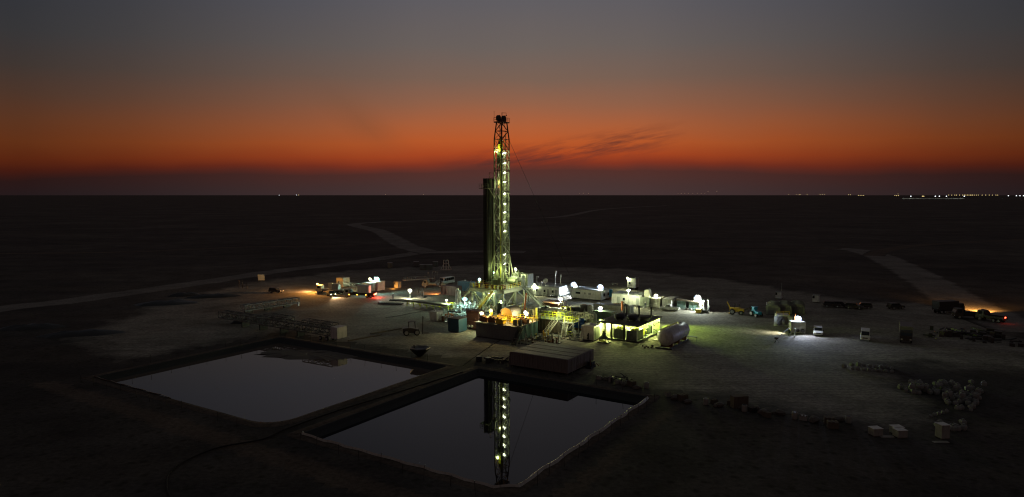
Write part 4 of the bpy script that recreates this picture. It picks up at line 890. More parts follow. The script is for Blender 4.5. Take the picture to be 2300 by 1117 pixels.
# row of bundled drums and sacks behind the walkway
for i, (px, py, r, h, mm, lb) in enumerate(((1280, 704, 1.0, 1.7, 'wood', 'low dark bundle leftmost in the row behind the walkway'), (1312, 704, 1.15, 2.4, 'stone', 'round brownish tank between the dark bundle and the pale drum'), (1325, 705, .8, 2.3, 'cream', 'upright pale drum at the right of the row behind the walkway'), (1296, 703, 1.2, 1.6, 'tarp', 'dark covered bundle second in the row behind the walkway'))):
    o = thing('storage_drum', lb, 'drum', G(px, py), TH); b = MB(); b.rev((0, 0, 0), (0, 0, 1), [(0, r * .9), (.1, r), (h * .5, r * 1.02), (h - .1, r), (h, r * .8)], 16); b.build('drum_body', mm, o, True); b = MB(); b.cyl((0, 0, h), (0, 0, h + .1), r * .5, n=12); b.build('lid', 'rust', o)
bt = thing('boat_shaped_tray', 'pale boat-shaped tray lying at the foot of the blue slide panel', 'tray', G(1242, 699), R(10)); b = MB(); b.prism([(-2.6, .5), (-1.6, .1), (1.8, .1), (2.8, .7), (1.6, .9), (-1.4, .9)], -.7, .7); b.build('hull', 'cream', bt); b = MB(); b.cb((.2, 0, .93), (2.4, .9, .06)); b.build('cover', 'sack', bt)
rk = thing('pipe_rack', 'dark rack stacked with brown pipe ends beyond the pale tray', 'pipe rack', G(1246, 689)); b = MB(); b.box(-2.8, 2.8, -2.2, 2.2, 0, .3)
for s in (-1, 1): b.cb((s * 2.8, 0, .9), (.15, 4.4, 1.6))
b.build('rack_frame', 'maroon', rk); b = MB()
for k in range(3):
    for i in range(12): b.cyl((-2.5 + i * .45, -2.6, .5 + k * .4), (-2.5 + i * .45, 2.6, .5 + k * .4), .17, n=8)
b.build('pipe_bundle', 'rust', rk)
# ================================================================== pale square cabin and generator shelter
cb_ = cabin('small pale square equipment cabin with a dark doorway, left of the lit generator shelter', G(1320, 767), 3.4, 2.9, 3.0, 'tank_white', features=(), roof='white_paint', cat='equipment cabin')
b = MB(); b.prism([(-.1, .45), (.3, .45), (.3, 1.9), (.1, 1.9), (-.1, 1.4)], -.13, -.01); b.build('doorway', 'black', cb_)
b = MB(); b.rev((0, 1.6, 3.45), (0, 0, 1), [(0, 1.3), (.35, .5), (.5, .2)], 4); b.build('roof_hood', 'white_paint', cb_); b = MB(); b.box(1.5, 1.56, .6, 2.9, .5, 3.1); b.build('louvre', 'corr_green', cb_)
gs = thing('generator_shelter', 'open-sided shelter with a flat black roof, lit yellow-green from inside', 'shelter', Vector((27.5, 147.6, 0)))
GL = 9.4; GV = 13.6; GZ = 3.7
b = MB(); b.box(-GL - .5, .5, -.5, GV + .3, GZ, GZ + .16)
for i in range(10): b.cb((-GL / 2, .6 + i * 1.4, GZ + .2), (GL, .12, .09))
b.build('roof', 'black', gs)
b = MB(); b.box(-GL, .1, -.1, GV, .1, .36); b.build('floor', 'corr_green', gs)
b = MB()
for x in (-GL, 0): b.box(x - .14, x + .14, 0, GV, 0, .12)
b.box(-GL, 0, -.28, -.1, .05, .42); b.box(.1, .26, -.1, GV, .05, .42); b.build('skid', 'dark_steel', gs)
for x in (-GL + .1, -6.2, -3.1, -.1):
    b = MB(); b.cb((x, 0, (GZ + .36) / 2), (.42 if x < -.5 else .2, .3, GZ - .36)); b.build('post', 'black' if x < -.5 else 'white_paint', gs)
for y in (4.6, 9.2, GV - .2):
    b = MB(); b.cb((0, y, (GZ + .36) / 2), (.16, .16, GZ - .36)); b.build('post', 'white_paint', gs)
b = MB(); b.box(-GL + .1, -.1, GV - .1, GV, .36, GZ); b.box(-GL, -GL + .1, .2, GV, .36, GZ); b.build('back_wall', 'cream', gs)
b = MB(); b.box(-8.0, -6.4, 1.2, 1.3, .36, GZ); b.box(-6.45, -6.35, 1.3, 6, .36, GZ); b.build('partition', 'cream', gs)
def genset(loc, label):
    o = thing('generator_set', label, 'generator', loc, TH, 'generators in the shelter'); b = MB(); b.box(-1.15, 1.15, 0, 4.2, .1, 2.1); o1 = b.build('enclosure', 'wall_grey', o)
    for s in (-1, 1): b = MB(); b.box(s * .56 - .5, s * .56 + .5, -.05, 0, .3, 1.95); dd = b.build('door', 'wall_grey', o); b = MB(); b.cb((s * .14, -.08, 1.1), (.06, .05, .25)); b.build('handle', 'black', dd)
    b = MB(); b.box(-1.25, 1.25, -.1, 4.3, 0, .1); b.build('base', 'dark_steel', o)
    b = MB(); b.cyl((-.5, .8, 2.1), (-.5, .8, 2.8), .14); b.cb((.3, 1.6, 2.3), (1.0, 1.6, .35)); b.cyl((.6, .6, 2.1), (.6, .6, 2.6), .18); b.cb((-.2, .3, 2.25), (.4, .3, .3)); b.build('pipework', 'lime', o)
    return o
GLo = Vector(gs.location)
genset(GLo + UV(-4.65, .5, .37), 'grey boxed generator, left one in the lit shelter'); genset(GLo + UV(-1.6, .5, .37), 'grey boxed generator, right one in the lit shelter')
eq = thing('compressor', 'round yellow-green compressor at the open side of the generator shelter', 'compressor', GLo + UV(-1.3, 6.6, .37)); b = MB(); b.cyl((0, -.8, .8), (0, .8, .8), .6, n=14); b.cyl((0, 0, 1.3), (0, 0, 1.9), .35); b.build('vessel', 'lime', eq); b = MB(); pile(b, 14, .8, 1.2, 1.6, (.2, .5), .7); b.build('pipework', 'corr_green', eq)
eq = thing('pump', 'cluster of dark pipes and valves at the back of the generator shelter', 'pump', GLo + UV(-1.2, 10.6, .37)); b = MB(); pile(b, 34, .9, 2.2, 2.4, (.2, .6), .8); b.build('pipework', 'green_dark', eq)
for i, (x, y, e) in enumerate(((-3.1, 3.4, 420), (-5.2, 5.5, 330), (-1.0, 4.6, 420), (-1.2, 9.5, 420), (-7.6, .7, 480), (-4, 10, 260))):
    b = MB(); b.cb((x, y, GZ - .12), (1.3, .22, .14)); h = b.build('ceiling_lamp', 'glow_green', gs); light(h, (x, y, GZ - .5), e, (.86, 1, .32), .3)
for i, (px, py, lb) in enumerate(((1394, 718, 'black silencer drum with tall exhaust stack, left of three on the shelter roof'), (1422, 721, 'black silencer drum with tall exhaust stack, middle of three on the shelter roof'), (1449, 724, 'black silencer drum with tall exhaust stack, right of three on the shelter roof'))):
    o = thing('exhaust_silencer', lb, 'silencer', G(px, py, GZ + .17), R(15), 'exhaust silencers on the shelter roof'); b = MB(); b.rev((-1.5, 0, .75), (1, 0, 0), [(0, .3), (.2, .6), (2.2, .6), (2.4, .35)], 14); b.cb((-.9, 0, .12), (.3, .9, .25)); b.cb((.3, 0, .12), (.3, .9, .25)); b.build('silencer_drum', 'black', o, True)
    b = MB(); b.path([(.8, 0, .75), (1.25, 0, .95), (1.45, 0, 1.6), (1.5, 0, 3.1)], .2, 10); b.cyl((1.5, 0, 3.1), (1.35, 0, 3.3), .26); b.build('exhaust_stack', 'black', o)
hp = thing('hopper', 'dark pyramid-shaped hopper on legs in front of the lit doorway', 'hopper', G(1356, 770)); b = MB(); b.rev((0, 0, .9), (0, 0, 1), [(0, 1.25), (.9, .35), (1.5, .3)], 4); b.build('funnel', 'green_dark', hp)
b = MB()
for s in (-1, 1):
    for q in (-1, 1): b.bar((s * .8, q * .8, 0), (s * .6, q * .6, 1.0), .1)
b.cb((0, 0, .12), (2.4, 1.8, .16)); b.build('leg', 'dark_steel', hp); b = MB(); b.cyl((0, 0, 2.4), (0, 0, 2.75), .3); b.cb((0, -.6, .5), (1.4, .3, .25)); b.build('valve', 'lime', hp)
gb = thing('transformer', 'dark green boxed transformer behind the shelter roof, ribbed on its side', 'transformer', G(1368, 730)); b = MB(); b.box(-4.0, 1.0, -1.2, 1.6, .2, 3.4)
b.build('enclosure', 'green_dark', gb); b = MB()
for i in range(6): b.box(1.0, 1.5, -1.0 + i * .42, -.85 + i * .42, .6, 3.2)
b.build('cooling_fin', 'corr_green', gb)
l = thing('floodlight', 'white floodlight above the dark green transformer', 'floodlight', G(1348, 728)); b = MB(); b.cyl((0, 0, 0), (0, 0, 3.6), .07); b.build('pole', 'grey_paint', l); floodlight(l, (0, 0, 4.0), (1.0, -2, 2.5), 'glow_blue', 450, WHT, .65)
l = thing('floodlight', 'green-tinted lamp between the pale square cabin and the shelter', 'floodlight', G(1348, 757)); b = MB(); b.cyl((0, 0, 0), (0, 0, 3.8), .07); b.build('pole', 'grey_paint', l); floodlight(l, (0, 0, 4.0), (1.6, -3, 0), 'glow_green', 380, (.86, 1, .35), .4)
pole_lamp(1472, 711, 730, 'slim lamp post with one small head right of the generator shelter', 'glow_warm', 200, (.85, 1, .4), .3)
lp_ = bpy.data.objects['lamp_post'] if 'lamp_post' in bpy.data.objects else None
light(gs, local(gs, G(1470, 730, 0)) + Vector((0, 0, 3.3)), 4800, (.6, 1, .08), .3, 95, local(gs, G(1625, 752, 0)), .9)
# ================================================================== long pale trailer with an orange post on its roof
tr = container('trailer', 'long pale trailer with a dark roof and rounded front behind the shelter', 'trailer', G(1374, 713), 9.0, 2.9, 2.9, 'cabin_white', lift=.5, roof='green_dark', rib=1.1)
b = MB(); b.rev((-.6, -1.55, 1.9), (0, -1, 0), [(0, .8), (.08, .8)], 18); b.build('round_hatch', 'white_paint', tr); b = MB(); b.box(-4.4, 2.5, -1.75, -1.55, 2.5, 2.75); b.build('awning', 'cream', tr)
for x in (-3, -1.8): 
    for s in (-1.3, 1.3): wheel(tr, (x, s, .45), .45)
o = MB().cyl((0, 0, 0), (0, 0, 2.3), .28, n=12).build('marker_post', 'orange'); o.location = G(1397, 699, 3.3) ; o.location.z = 3.46; tag(o, 'bright orange post standing on the end of the long pale trailer', 'post')
tc_ = container('tool_container', 'upright grey-green container standing right of the long trailer', 'container', G(1408, 716), 2.4, 2.4, 3.4, 'corr_green', lift=.1)
ch = MB(); pts_ = [(-.2, -.2, 0), (-.2, -.2, 3.6), (.2, -.2, 4.2)]; ch.path(pts_, .18, 10); ch.bar((-.2, -.2, 2.2), (1.3, .2, 2.6), .08); o = ch.build('exhaust_pipe', 'black'); o.location = G(1403, 718); tag(o, 'tall bent black exhaust pipe against the grey-green container', 'pipe')
# ================================================================== big white tank
tk = thing('storage_tank', 'big white horizontal cylinder tank on saddles at the lit yard', 'tank', G(1517, 776) + Vector((0, 1.5, 0)), R(57.5)); b = MB(); r = 1.75
b.rev((-6.0, 0, 2.3), (1, 0, 0), [(0, .3), (.12, 1.0), (.35, 1.5), (.7, r), (11.3, r), (11.65, 1.5), (11.9, 1.0), (12, .3)], 28); b.build('shell', 'tank_white', tk, True)
b = MB()
for x in (-5.3, -.6, 5.2): b.rev((x, 0, 2.3), (1, 0, 0), [(0, r + .03), (.15, r + .03)], 28)
b.build('band', 'tank_white', tk)
for x in (-4.4, 0, 4.4): b = MB(); b.prism([(x - .2, .2), (x + .2, .2), (x + .2, 1.1), (x - .2, 1.1)], -1.3, 1.3); b.build('saddle', 'rust', tk)
b = MB(); b.box(-6.3, 6.0, -1.3, -1.1, 0, .25); b.box(-6.3, 6.0, 1.1, 1.3, 0, .25); b.box(-6.4, -6.1, -1.8, 1.8, 0, .3); b.build('skid', 'dark_steel', tk)
b = MB(); b.cyl((3.6, 0, 4.0), (3.6, 0, 4.25), .45, n=14); b.cyl((-3, 0, 4.0), (-3, 0, 4.3), .12); b.build('manhole', 'tank_white', tk)
b = MB(); b.cb((0, 1.0, 3.85), (11, .35, .08)); b.build('walkway_strip', 'lime', tk)
t2 = thing('storage_tank', 'small pale upright tank with a domed top beside the big white tank', 'tank', G(1489, 765)); b = MB(); b.rev((0, 0, .1), (0, 0, 1), [(0, 1.1), (.2, 1.25), (1.5, 1.25), (2.0, .9), (2.3, .3)], 18); b.build('shell', 'tank_white', t2, True); b = MB(); b.cb((0, 0, .08), (3.4, 2.6, .15)); b.build('base', 'tank_white', t2); b = MB(); b.rail([(.4, 1.2, 2.2), (1.8, 1.2, 2.2)], 1.2, .05, .7); b.build('railing', 'lime', t2)
o = thing('work_bench', 'low steel bench with thin legs right of the big white tank', 'bench', G(1553, 766)); b = MB(); b.cb((0, 0, 1.0), (2.6, .8, .08)); b.build('bench_top', 'grey_paint', o)
for s in (-1, 1): b = MB(); b.bar((s * 1.2, 0, 0), (s * 1.2, 0, .96), .1); b.build('leg', 'grey_paint', o)
tg = thing('floodlight', 'low green-tinted floodlight between the shelter and the white tank', 'floodlight', G(1480, 750)); b = MB(); b.cyl((0, 0, 0), (0, 0, 2.6), .07); b.build('pole', 'lime', tg); floodlight(tg, (0, 0, 2.7), (10, 10, 0), 'glow_green', 200, (.62, 1, .12), .18); 
b = MB(); pile(b, 9, 1.2, 1.0, .2, (.2, .6), .3); o = b.build('scrap_pile', 'wood'); o.location = G(1457, 781); tag(o, 'few small wood scraps on the gravel left of the white tank', 'scrap')
b = MB(); b.cb((0, 0, .05), (2.6, 1.2, .08)); b.cb((.8, .8, .1), (1.4, .5, .1)); o = b.build('loose_board', 'sack'); o.location = G(1257, 756); o.rotation_euler = (0, 0, -.5); tag(o, 'crumpled pale board lying on the gravel by the stairs', 'board')
# ================================================================== cabins behind the yard
def at_uv(px, py): g = G(px, py); return g.x * cu + g.y * su, -g.x * su + g.y * cu
GR = 'cabins along the far side of the yard'
u0, v0_ = at_uv(1255, 669)
for i, lb in enumerate(('pale cabin with a floodlit white end wall, rightmost of the antenna group', 'pale cabin with a lit window, second from the floodlit end wall', 'pale cabin with a dark door, third from the floodlit end wall', 'pale cabin partly behind the slanting stairs, leftmost of the antenna group')):
    cabin(lb, UV(u0 - 1.5 - 2.98 * i, v0_), 9.4, 2.9, 2.75, group=GR, features=('door', 'window') if i != 1 else ('window', 'ac', 'door'))
# masts, dish on their roofs
def antenna(loc, h, lab, kind='pole'):
    o = thing('antenna', lab, 'antenna', loc, TH); b = MB(); b.cyl((0, 0, 0), (0, 0, h), .07, n=6); 
    if kind == 'flag': b.cyl((.1, 0, h * .55), (.35, 0, h), .1, n=6)
    if kind == 'yagi':
        b.bar((-.3, 0, h - .1), (.6, 0, h - .1), .05); b.ball((.5, 0, h - .3), .15)
    b.build('mast', 'white_paint', o)
    if kind == 'dish':
        b = MB(); b.rev((0, -.1, h), (0, -1, .5), [(.28, .85), (.1, .6), (0, .05), (-.05, .05), (.05, .6), (.22, .86)], 16); b.build('dish', 'white_paint', o)
    return o
RZ = 3.25
def on_roof(px, py, z=RZ): g = G(px, py, z); return g
antenna(on_roof(1206, 644), 3.4, 'tall thin whip antenna at the left end of the cabin roofs', 'yagi'); antenna(on_roof(1217, 642), 1.4, 'short antenna stub between the whip antenna and the dish')
antenna(on_roof(1226, 643), 1.6, 'round white dish antenna on the cabin roof', 'dish'); antenna(on_roof(1247, 644), 5.0, 'tall mast leaning with a flag-like aerial, middle of the cabin roofs', 'flag'); antenna(on_roof(1259, 640), 3.4, 'pale mast right of the tallest one on the cabin roofs', 'flag')
fx = thing('floodlight', 'pair of dazzling blue-white floodlights at the end of the antenna cabin roof', 'floodlight', on_roof(1288, 643)); b = MB(); b.cyl((0, 0, 0), (0, 0, .5), .07); b.cyl((1.3, -.6, -.3), (1.3, -.6, .4), .07); b.bar((0, 0, .1), (1.3, -.6, .1), .1); b.build('bracket', 'grey_paint', fx)
floodlight(fx, (0, 0, .6), (2, -3, -1), 'glow_blue', 800, BLU, .95); floodlight(fx, (1.2, -1.0, .1), (2, -6, -1), 'glow_blue', 800, (.92, .97, 1), .8)
pole_lamp(1200, 640, 664, 'bright lamp post left of the whip antenna, behind the slanting stairs', 'glow_white', 600, WHT, .6)
u0, v0_ = at_uv(1350, 677)
cb1 = cabin('long low white cabin with its long side to the yard, lamp at its corner', UV(u0 - 5.1, v0_), 2.9, 10.2, 2.8, group=GR, features=('sidewindow',))
for px0, wd, nm_ in ((-3.6, 1.6, 'window'), (-.6, .5, 'vent'), (.8, .9, 'notice_board')):
    b = MB(); b.box(px0, px0 + wd, -.1, -.045, 1.7, 2.3); b.build(nm_, 'glass' if nm_ == 'window' else 'grey_paint', cb1)
cabin('white cabin behind the long low one, its blue-white end facing right', UV(u0 - 5.1, v0_ + 3.0), 2.9, 10.2, 2.8, group=GR, features=('sidewindow',), m='white_paint')
fl_ = thing('floodlight', 'dazzling blue-white floodlight above the long low white cabin', 'floodlight', UV(u0 - .9, v0_ + 1.4, 3.2)); b = MB(); b.cyl((0, 0, 0), (0, 0, .7), .07); b.build('pole', 'grey_paint', fl_); floodlight(fl_, (0, 0, .95), (.8, -4, -1), 'glow_blue', 1100, BLU, .95)
pt = thing('portable_toilet', 'bright blue portable toilet standing behind the white cabins', 'portable toilet', G(1371, 667), R(-10)); b = MB(); b.box(-.65, .65, -.65, .65, .1, 2.1); b.build('wall', 'sky_blue', pt); b = MB(); b.prism([(-.7, 2.1), (.7, 2.1), (.55, 2.4), (-.55, 2.4)], -.7, .7); b.build('roof', 'sky_blue', pt); b = MB(); b.box(-.4, .4, -.72, -.66, .15, 2.0); b.build('door', 'sky_blue', pt); b = MB(); b.box(-.7, .7, -.7, .7, 0, .1); b.build('base', 'dark_steel', pt)
u0, v0_ = at_uv(1438, 689)
for i, lb in enumerate(('cream cabin with a grey door beside the ribbed container, right of its three', 'cream cabin with a bicycle-like frame before it, middle of its three', 'cream cabin with a grey door, left of its three behind the trailer')):
    cabin(lb, UV(u0 - 1.5 - 2.98 * i, v0_), 6.2, 2.9, 2.8, m='tank_white', group=GR, features=(('door',), ('window', 'ac'), ('door',))[i])
pole_lamp(1411, 652, 690, 'floodlight post rising over the three cream cabins', 'glow_white', 900, WHT, .7)
gt = thing('water_tank', 'pale tapered water tank box on the ribbed container roof', 'tank', UV(u0 + 1.4, v0_ + 2.2, 2.75)); b = MB(); b.prism([(-.85, 0), (.85, 0), (.7, 2.1), (-.7, 2.1)], -.8, .8); b.build('tank_body', 'cream', gt); b = MB(); b.cyl((.4, 0, 2.1), (.4, 0, 2.5), .12); b.build('vent', 'grey_paint', gt)
container('shipping_container', 'greenish ribbed container with its end to the yard, below the water tank', 'container', UV(u0 + 1.4, v0_ + 2.9), 6, 2.5, 2.6, 'corr_green', rz=TH + R(90), doors='x0', group='ribbed containers in the cabin row')
container('shipping_container', 'yellow-green ribbed container behind the tripod stand, left of the lit one', 'container', UV(u0 + 4.4, v0_ + 3.6), 6, 2.5, 2.6, 'cream', rz=TH + R(90), doors='x0', group='ribbed containers in the cabin row')
c_ = container('shipping_container', 'brightly lit pale ribbed container under the post lamp, doors open', 'container', UV(u0 + 7.8, v0_ + 3.8), 6, 2.6, 2.6, 'white_paint', rz=TH + R(90), doors='x0', group='ribbed containers in the cabin row')
b = MB(); b.bar((-3.1, -1.3, .2), (-3.7, -2.4, .2), .06, .06); b.box(-3.9, -3.1, -1.45, -1.38, .2, 2.6); b.build('open_door', 'white_paint', c_)
pole_lamp(1473, 664, 690, 'floodlight post in front of the brightly lit pale container', 'glow_white', 420, (.95, 1, .62), .65)
bs_ = thing('storage_shed', 'grey storage shed with two end bays under one brown rusty roof', 'shed', UV(u0 + 13.4, v0_ + 1.6)); b = MB()
for s in (-1, 1): b.box(s * 1.75 - 1.35, s * 1.75 + 1.35, 0, 7, 0, 2.5)
b.build('wall', 'grey_paint', bs_)
for s in (-1, 1):
    b = MB(); b.box(s * 1.75 - 1.2, s * 1.75 - .03, -.08, -.01, .1, 2.35); b.box(s * 1.75 + .03, s * 1.75 + 1.2, -.08, -.01, .1, 2.35); b.build('double_door', 'teal', bs_)
b = MB(); b.prism([(-3.3, 2.5), (3.3, 2.5), (3.1, 2.75), (-3.1, 3.1)], -.5, 7.3); b.build('roof', 'wood', bs_)
u0, v0_ = at_uv(1581, 700)
cb2 = cabin('small cabin under the dazzling blue-white floodlight at the right of the row', UV(u0 - 1.5, v0_), 3.2, 2.9, 2.7, group=GR, features=('door', 'window'))
b = MB(); b.bar((2.6, .2, 0), (2.6, .2, 3.4), .22); b.bar((1.5, .2, 2.7), (2.6, .2, 3.2), .12); b.build('awning_frame', 'white_paint', cb2)
fl_ = thing('floodlight', 'dazzling floodlight on the small cabin at the right of the cabin row', 'floodlight', UV(u0 - 1.7, v0_ + .2, 3.2)); b = MB(); b.cyl((0, 0, 0), (0, 0, .6), .07); b.build('pole', 'grey_paint', fl_); floodlight(fl_, (0, -.6, .5), (.8, -5, -1), 'glow_blue', 1500, (.86, 1, .9), 1.0)
sk_ = thing('waste_skip', 'small yellow waste skip before the small floodlit cabin', 'skip', G(1569, 703)); b = MB(); b.prism([(-.6, .12), (.6, .12), (.8, 1.1), (-.8, 1.1)], -.55, .55); b.build('skip_body', 'yellow', sk_); b = MB(); b.cb((0, 0, .06), (1.3, 1, .12)); b.build('base', 'dark_steel', sk_)
sk_ = thing('crate_cage', 'dark wire crate beside the yellow waste skip', 'crate', G(1583, 703)); b = MB()
for x in (-.8, .8):
    for y in (-.6, .6): b.bar((x, y, 0), (x, y, 1.2), .1)
for z in (.1, .6, 1.15):
    for s in (-.6, .6): b.bar((-.8, s, z), (.8, s, z), .08)
    for s in (-.8, .8): b.bar((s, -.6, z), (s, .6, z), .08)
b.build('cage_frame', 'grey_paint', sk_); b = MB(); b.cb((0, 0, .45), (1.4, 1, .7)); b.build('contents', 'black', sk_)
person(G(1594, 702), R(60), 'person in dark overalls standing right of the yellow waste skip', 'overall_dark')
person(G(1449, 693), R(200), 'person in dark overalls standing in front of the ribbed container', 'overall_dark', arms=((.1, .1), (.0, .15)))
person(G(883, 672), R(30), 'person standing alone on the dark gravel left of the catwalk', 'overall_dark')
tp = thing('pipe_stand', 'spindly white pipe stand on thin legs before the lit container', 'stand', G(1462, 698)); b = MB(); b.bar((-2.2, 0, 0), (-2.2, 0, 1.1), .08); b.bar((0, 0, 0), (0, 0, 1.6), .08); b.bar((-2.2, 0, 1.0), (1.8, 1.4, 2.2), .09); b.bar((1.2, .9, 0), (1.2, .9, 1.9), .08); b.cb((0, 0, .04), (1.4, .8, .08)); b.build('stand_frame', 'white_paint', tp)
for px, py, lb in ((1366, 674, 'rusty pipe scrap heap beside the blue portable toilet'), (1242, 664, 'shadowed clutter heap in front of the antenna cabins'), (1548, 697, 'tangled pale scrap heap between the shed and the floodlit cabin'), (1392, 686, 'low clutter heap in front of the cream cabins'), (1420, 689, 'low clutter heap before the middle of the cream cabins')):
    o = thing('scrap_heap', lb, 'scrap', G(px, py), TH, 'scrap heaps along the cabins'); b = MB(); pile(b, 26, 2.4, .9, .5, (.15, .5), .75); b.build('pipe', 'rust' if px in (1366, 1392) else 'grey_paint', o); b = MB(); pile(b, 8, 2.2, .7, .3, (.2, .5), 0); b.build('box', 'wood', o)
pole_lamp(1259, 672, 692, 'white lamp post standing in the yard before the long low cabin', 'glow_white', 1900, WHT, .7)
tw = cabin('lone grey hut standing behind the cabins with a small lamp at its corner', G(1418, 652), 3.0, 3.0, 3.1, m='tank_white', features=('window',), lift=.9, cat='hut')
l = floodlight(tw, (-1.4, -.3, 4.3), (-1, -4, 0), 'glow_warm', 260, WHT, .35)
sb = thing('sandy_bank', 'low pale table-like bench lit on the sand behind the cabins', 'bench', G(1381, 641)); b = MB(); b.cb((0, 0, .7), (2.2, .8, .12)); b.build('bench_top', 'cream', sb)
for s in (-1, 1): b = MB(); b.cb((s * .8, 0, .32), (.15, .7, .64)); b.build('leg', 'cream', sb)
# orange-white striped road barrier
br = thing('barrier_bar', 'slanting pale and dark striped bar left of the yard lamp post', 'barrier', G(1233, 672)); a_, b_ = Vector((0, 0, .9)), local(br, G(1247, 660, 1.0))
for k in range(8): b = MB(); b.bar(a_.lerp(b_, k / 8), a_.lerp(b_, (k + 1) / 8), .22); b.build('stripe', 'white_paint' if k % 2 else 'black', br)
# ================================================================== vehicles in the yard
car('pickup_truck', 'white double-cab pickup parked in front of the grey storage shed', 'pickup', (G(1482, 695) + G(1523, 702)) / 2 + Vector((.4, .6, 0)), TH + R(180), 'pickup', 'white_paint', 5.4, 1.9)
car('estate_car', 'white off-road car parked right of the blue-lit box', 'car', G(1837, 752), R(-112), 'suv', 'white_paint', 4.7, 1.95, 1.85)
car('van', 'white van parked alone on the dark gravel, right of the off-road car', 'van', G(1943, 763), R(-117), 'van', 'white_paint', 4.9, 1.95, 2.3)
car('minibus', 'white minibus parked behind the flatbed truck', 'bus', G(1004, 638), R(237), 'bus', 'white_paint', 6.6, 2.1, 2.6)
car('car', 'small dark car with both headlights on, in front of the crane truck', 'car', G(744, 665), R(-58), 'suv', 'wall_grey', 4.4, 1.9, 1.7, head='glow_warm')
c0 = bpy.data.objects['car']; light(c0, (2.6, 0, .8), 1800, (1, .62, .3), .2, 80, (7, .5, 0), .7)
def truck(name, label, cat, loc, rz, m='cream', L=9.0, load='flat', body_m='grey_paint', group=None, wheels=3):
    o = thing(name, label, cat, loc, rz, group); x = L / 2
    b = MB(); b.prism([(x - 2.0, .7), (x - 2.0, 2.5), (x - 1.8, 2.7), (x - .5, 2.7), (x - .15, 1.7), (x, 1.6), (x, .6)], -1.15, 1.15); cb__ = b.build('cab', m, o)
    b = MB(); b.prism([(x - .48, 2.45), (x - .19, 1.78), (x - .13, 1.78), (x - .42, 2.45)], -1.0, 1.0); b.build('windscreen', 'glass', cb__)
    for s in (-1, 1): b = MB(); b.box(x - 1.6, x - .7, s * 1.15 - .02, s * 1.15 + .02, 1.7, 2.4); b.build('side_window', 'glass', cb__)
    b = MB(); 
    for s in (-1, 1): b.bar((-x, s * .45, .8), (x - .5, s * .45, .8), .16, .28)
    b.build('chassis', 'dark_steel', o)
    if load == 'flat':
        b = MB(); b.box(-x, x - 2.2, -1.2, 1.2, 1.05, 1.25)
        for s in (-1, 1): b.box(-x, x - 2.2, s * 1.2 - .04, s * 1.2 + .04, 1.25, 1.6)
        b.box(x - 2.35, x - 2.25, -1.2, 1.2, 1.25, 2.4); b.build('load_bed', body_m, o)
    elif load == 'box':
        b = MB(); b.box(-x, x - 2.2, -1.25, 1.25, 1.05, 3.4); b.build('box_body', body_m, o)
    elif load == 'crane':
        b = MB(); b.box(-x, x - 2.2, -1.2, 1.2, 1.0, 1.5); b.box(-x + 1.5, -x + 3.8, -1.0, 1.0, 1.5, 3.2); b.build('crane_base', body_m, o)
        b = MB(); b.truss((-x + 1.5, 0, 3.0), (-x - 7.5, 0, 2.2), 1.0, 1.0, 8, .12); b.build('boom', 'cream', o)
        b = MB(); b.cb((-x + 4.3, .6, 2.6), (1.3, 1.0, 1.8)); b.build('crane_cab', 'cream', o)
    elif load == 'tank':
        b = MB(); b.rev((-x, 0, 2.0), (1, 0, 0), [(0, .6), (.2, 1.0), (L - 2.6, 1.0), (L - 2.4, .6)], 16); b.build('tank_body', body_m, o, True)
    ws = [x - 1.1] + [-x + 1.0 + 1.15 * i for i in range(wheels - 1)]
    for wx in ws:
        for s in (-1, 1): wheel(o, (wx, s * 1.0, .5), .5, .3)
    for s in (-1, 1):
        b = MB(); b.cb((x + .01, s * .85, .9), (.08, .35, .22)); b.build('headlight', 'white_paint', o); b = MB(); b.cb((-x - .02, s * .95, .95), (.08, .3, .18)); b.build('tail_light', 'maroon', o)
    return o
truck('flatbed_truck', 'pale flatbed truck carrying pallets and a dark spool, before the minibus', 'truck', G(976, 646), R(175), 'corr_green', 8.5, 'flat', 'corr_green')
sp = thing('cable_spool', 'dark round spool standing on the flatbed truck', 'spool', G(985, 641, 1.27)); b = MB(); b.cyl((0, -.5, .95), (0, .5, .95), .55, n=16); b.build('core', 'dark_steel', sp)
for s in (-.55, .45): b = MB(); b.cyl((0, s, .95), (0, s + .1, .95), .95, n=20); b.build('flange', 'black', sp)
ct = truck('crane_truck', 'crane truck with an orange beacon and a pale lattice boom, left of the yard', 'truck', G(742, 659), R(168), 'cream', 9.5, 'crane', 'grey_paint')
b = MB(); b.cyl((0, 0, 0), (0, 0, .35), .22); b.cb((0, 0, -.05), (.5, .5, .1)); o = b.build('beacon', 'glow_orange', ct); o.location = (4.5, 0, 2.8); light(ct, (4.9, 0, 3.6), 1600, ORA, .3); light(ct, (6.4, -1, 1.6), 2600, (1, .5, .2), .3, 95, (16, -3, 0), .8)
lt = truck('low_loader', 'low truck with red tail lights, in front of the floodlit cabin', 'truck', G(808, 668), R(172), 'grey_paint', 10, 'flat', 'dark_steel')
b = MB(); b.cb((-1.5, 0, 2.6), (3.8, 2.2, 2.5)); b.build('load', 'tank_white', lt)
for k, (x, y) in enumerate(((-5.1, -.95), (-5.1, -.3), (-5.1, .4), (-5.1, 1.0))): b = MB(); b.cb((x, y, 1.1), (.14, .34, .3)); b.build('tail_light', 'glow_red' if k != 1 else 'glow_orange', lt)
light(lt, (-5.8, 0, .9), 260, (1, .06, .03), .3)
for x in (-2.5, 0.4, 3.0): b = MB(); b.cb((x, 1.3, 1.0), (.25, .12, .2)); b.build('marker_light', 'glow_orange', lt)
hb = cabin('grey hut with two dazzling cyan-white floodlights on its roof, left yard', G(841, 655), 3.4, 3.2, 2.9, m='tank_white', features=('door', 'window'), cat='hut')
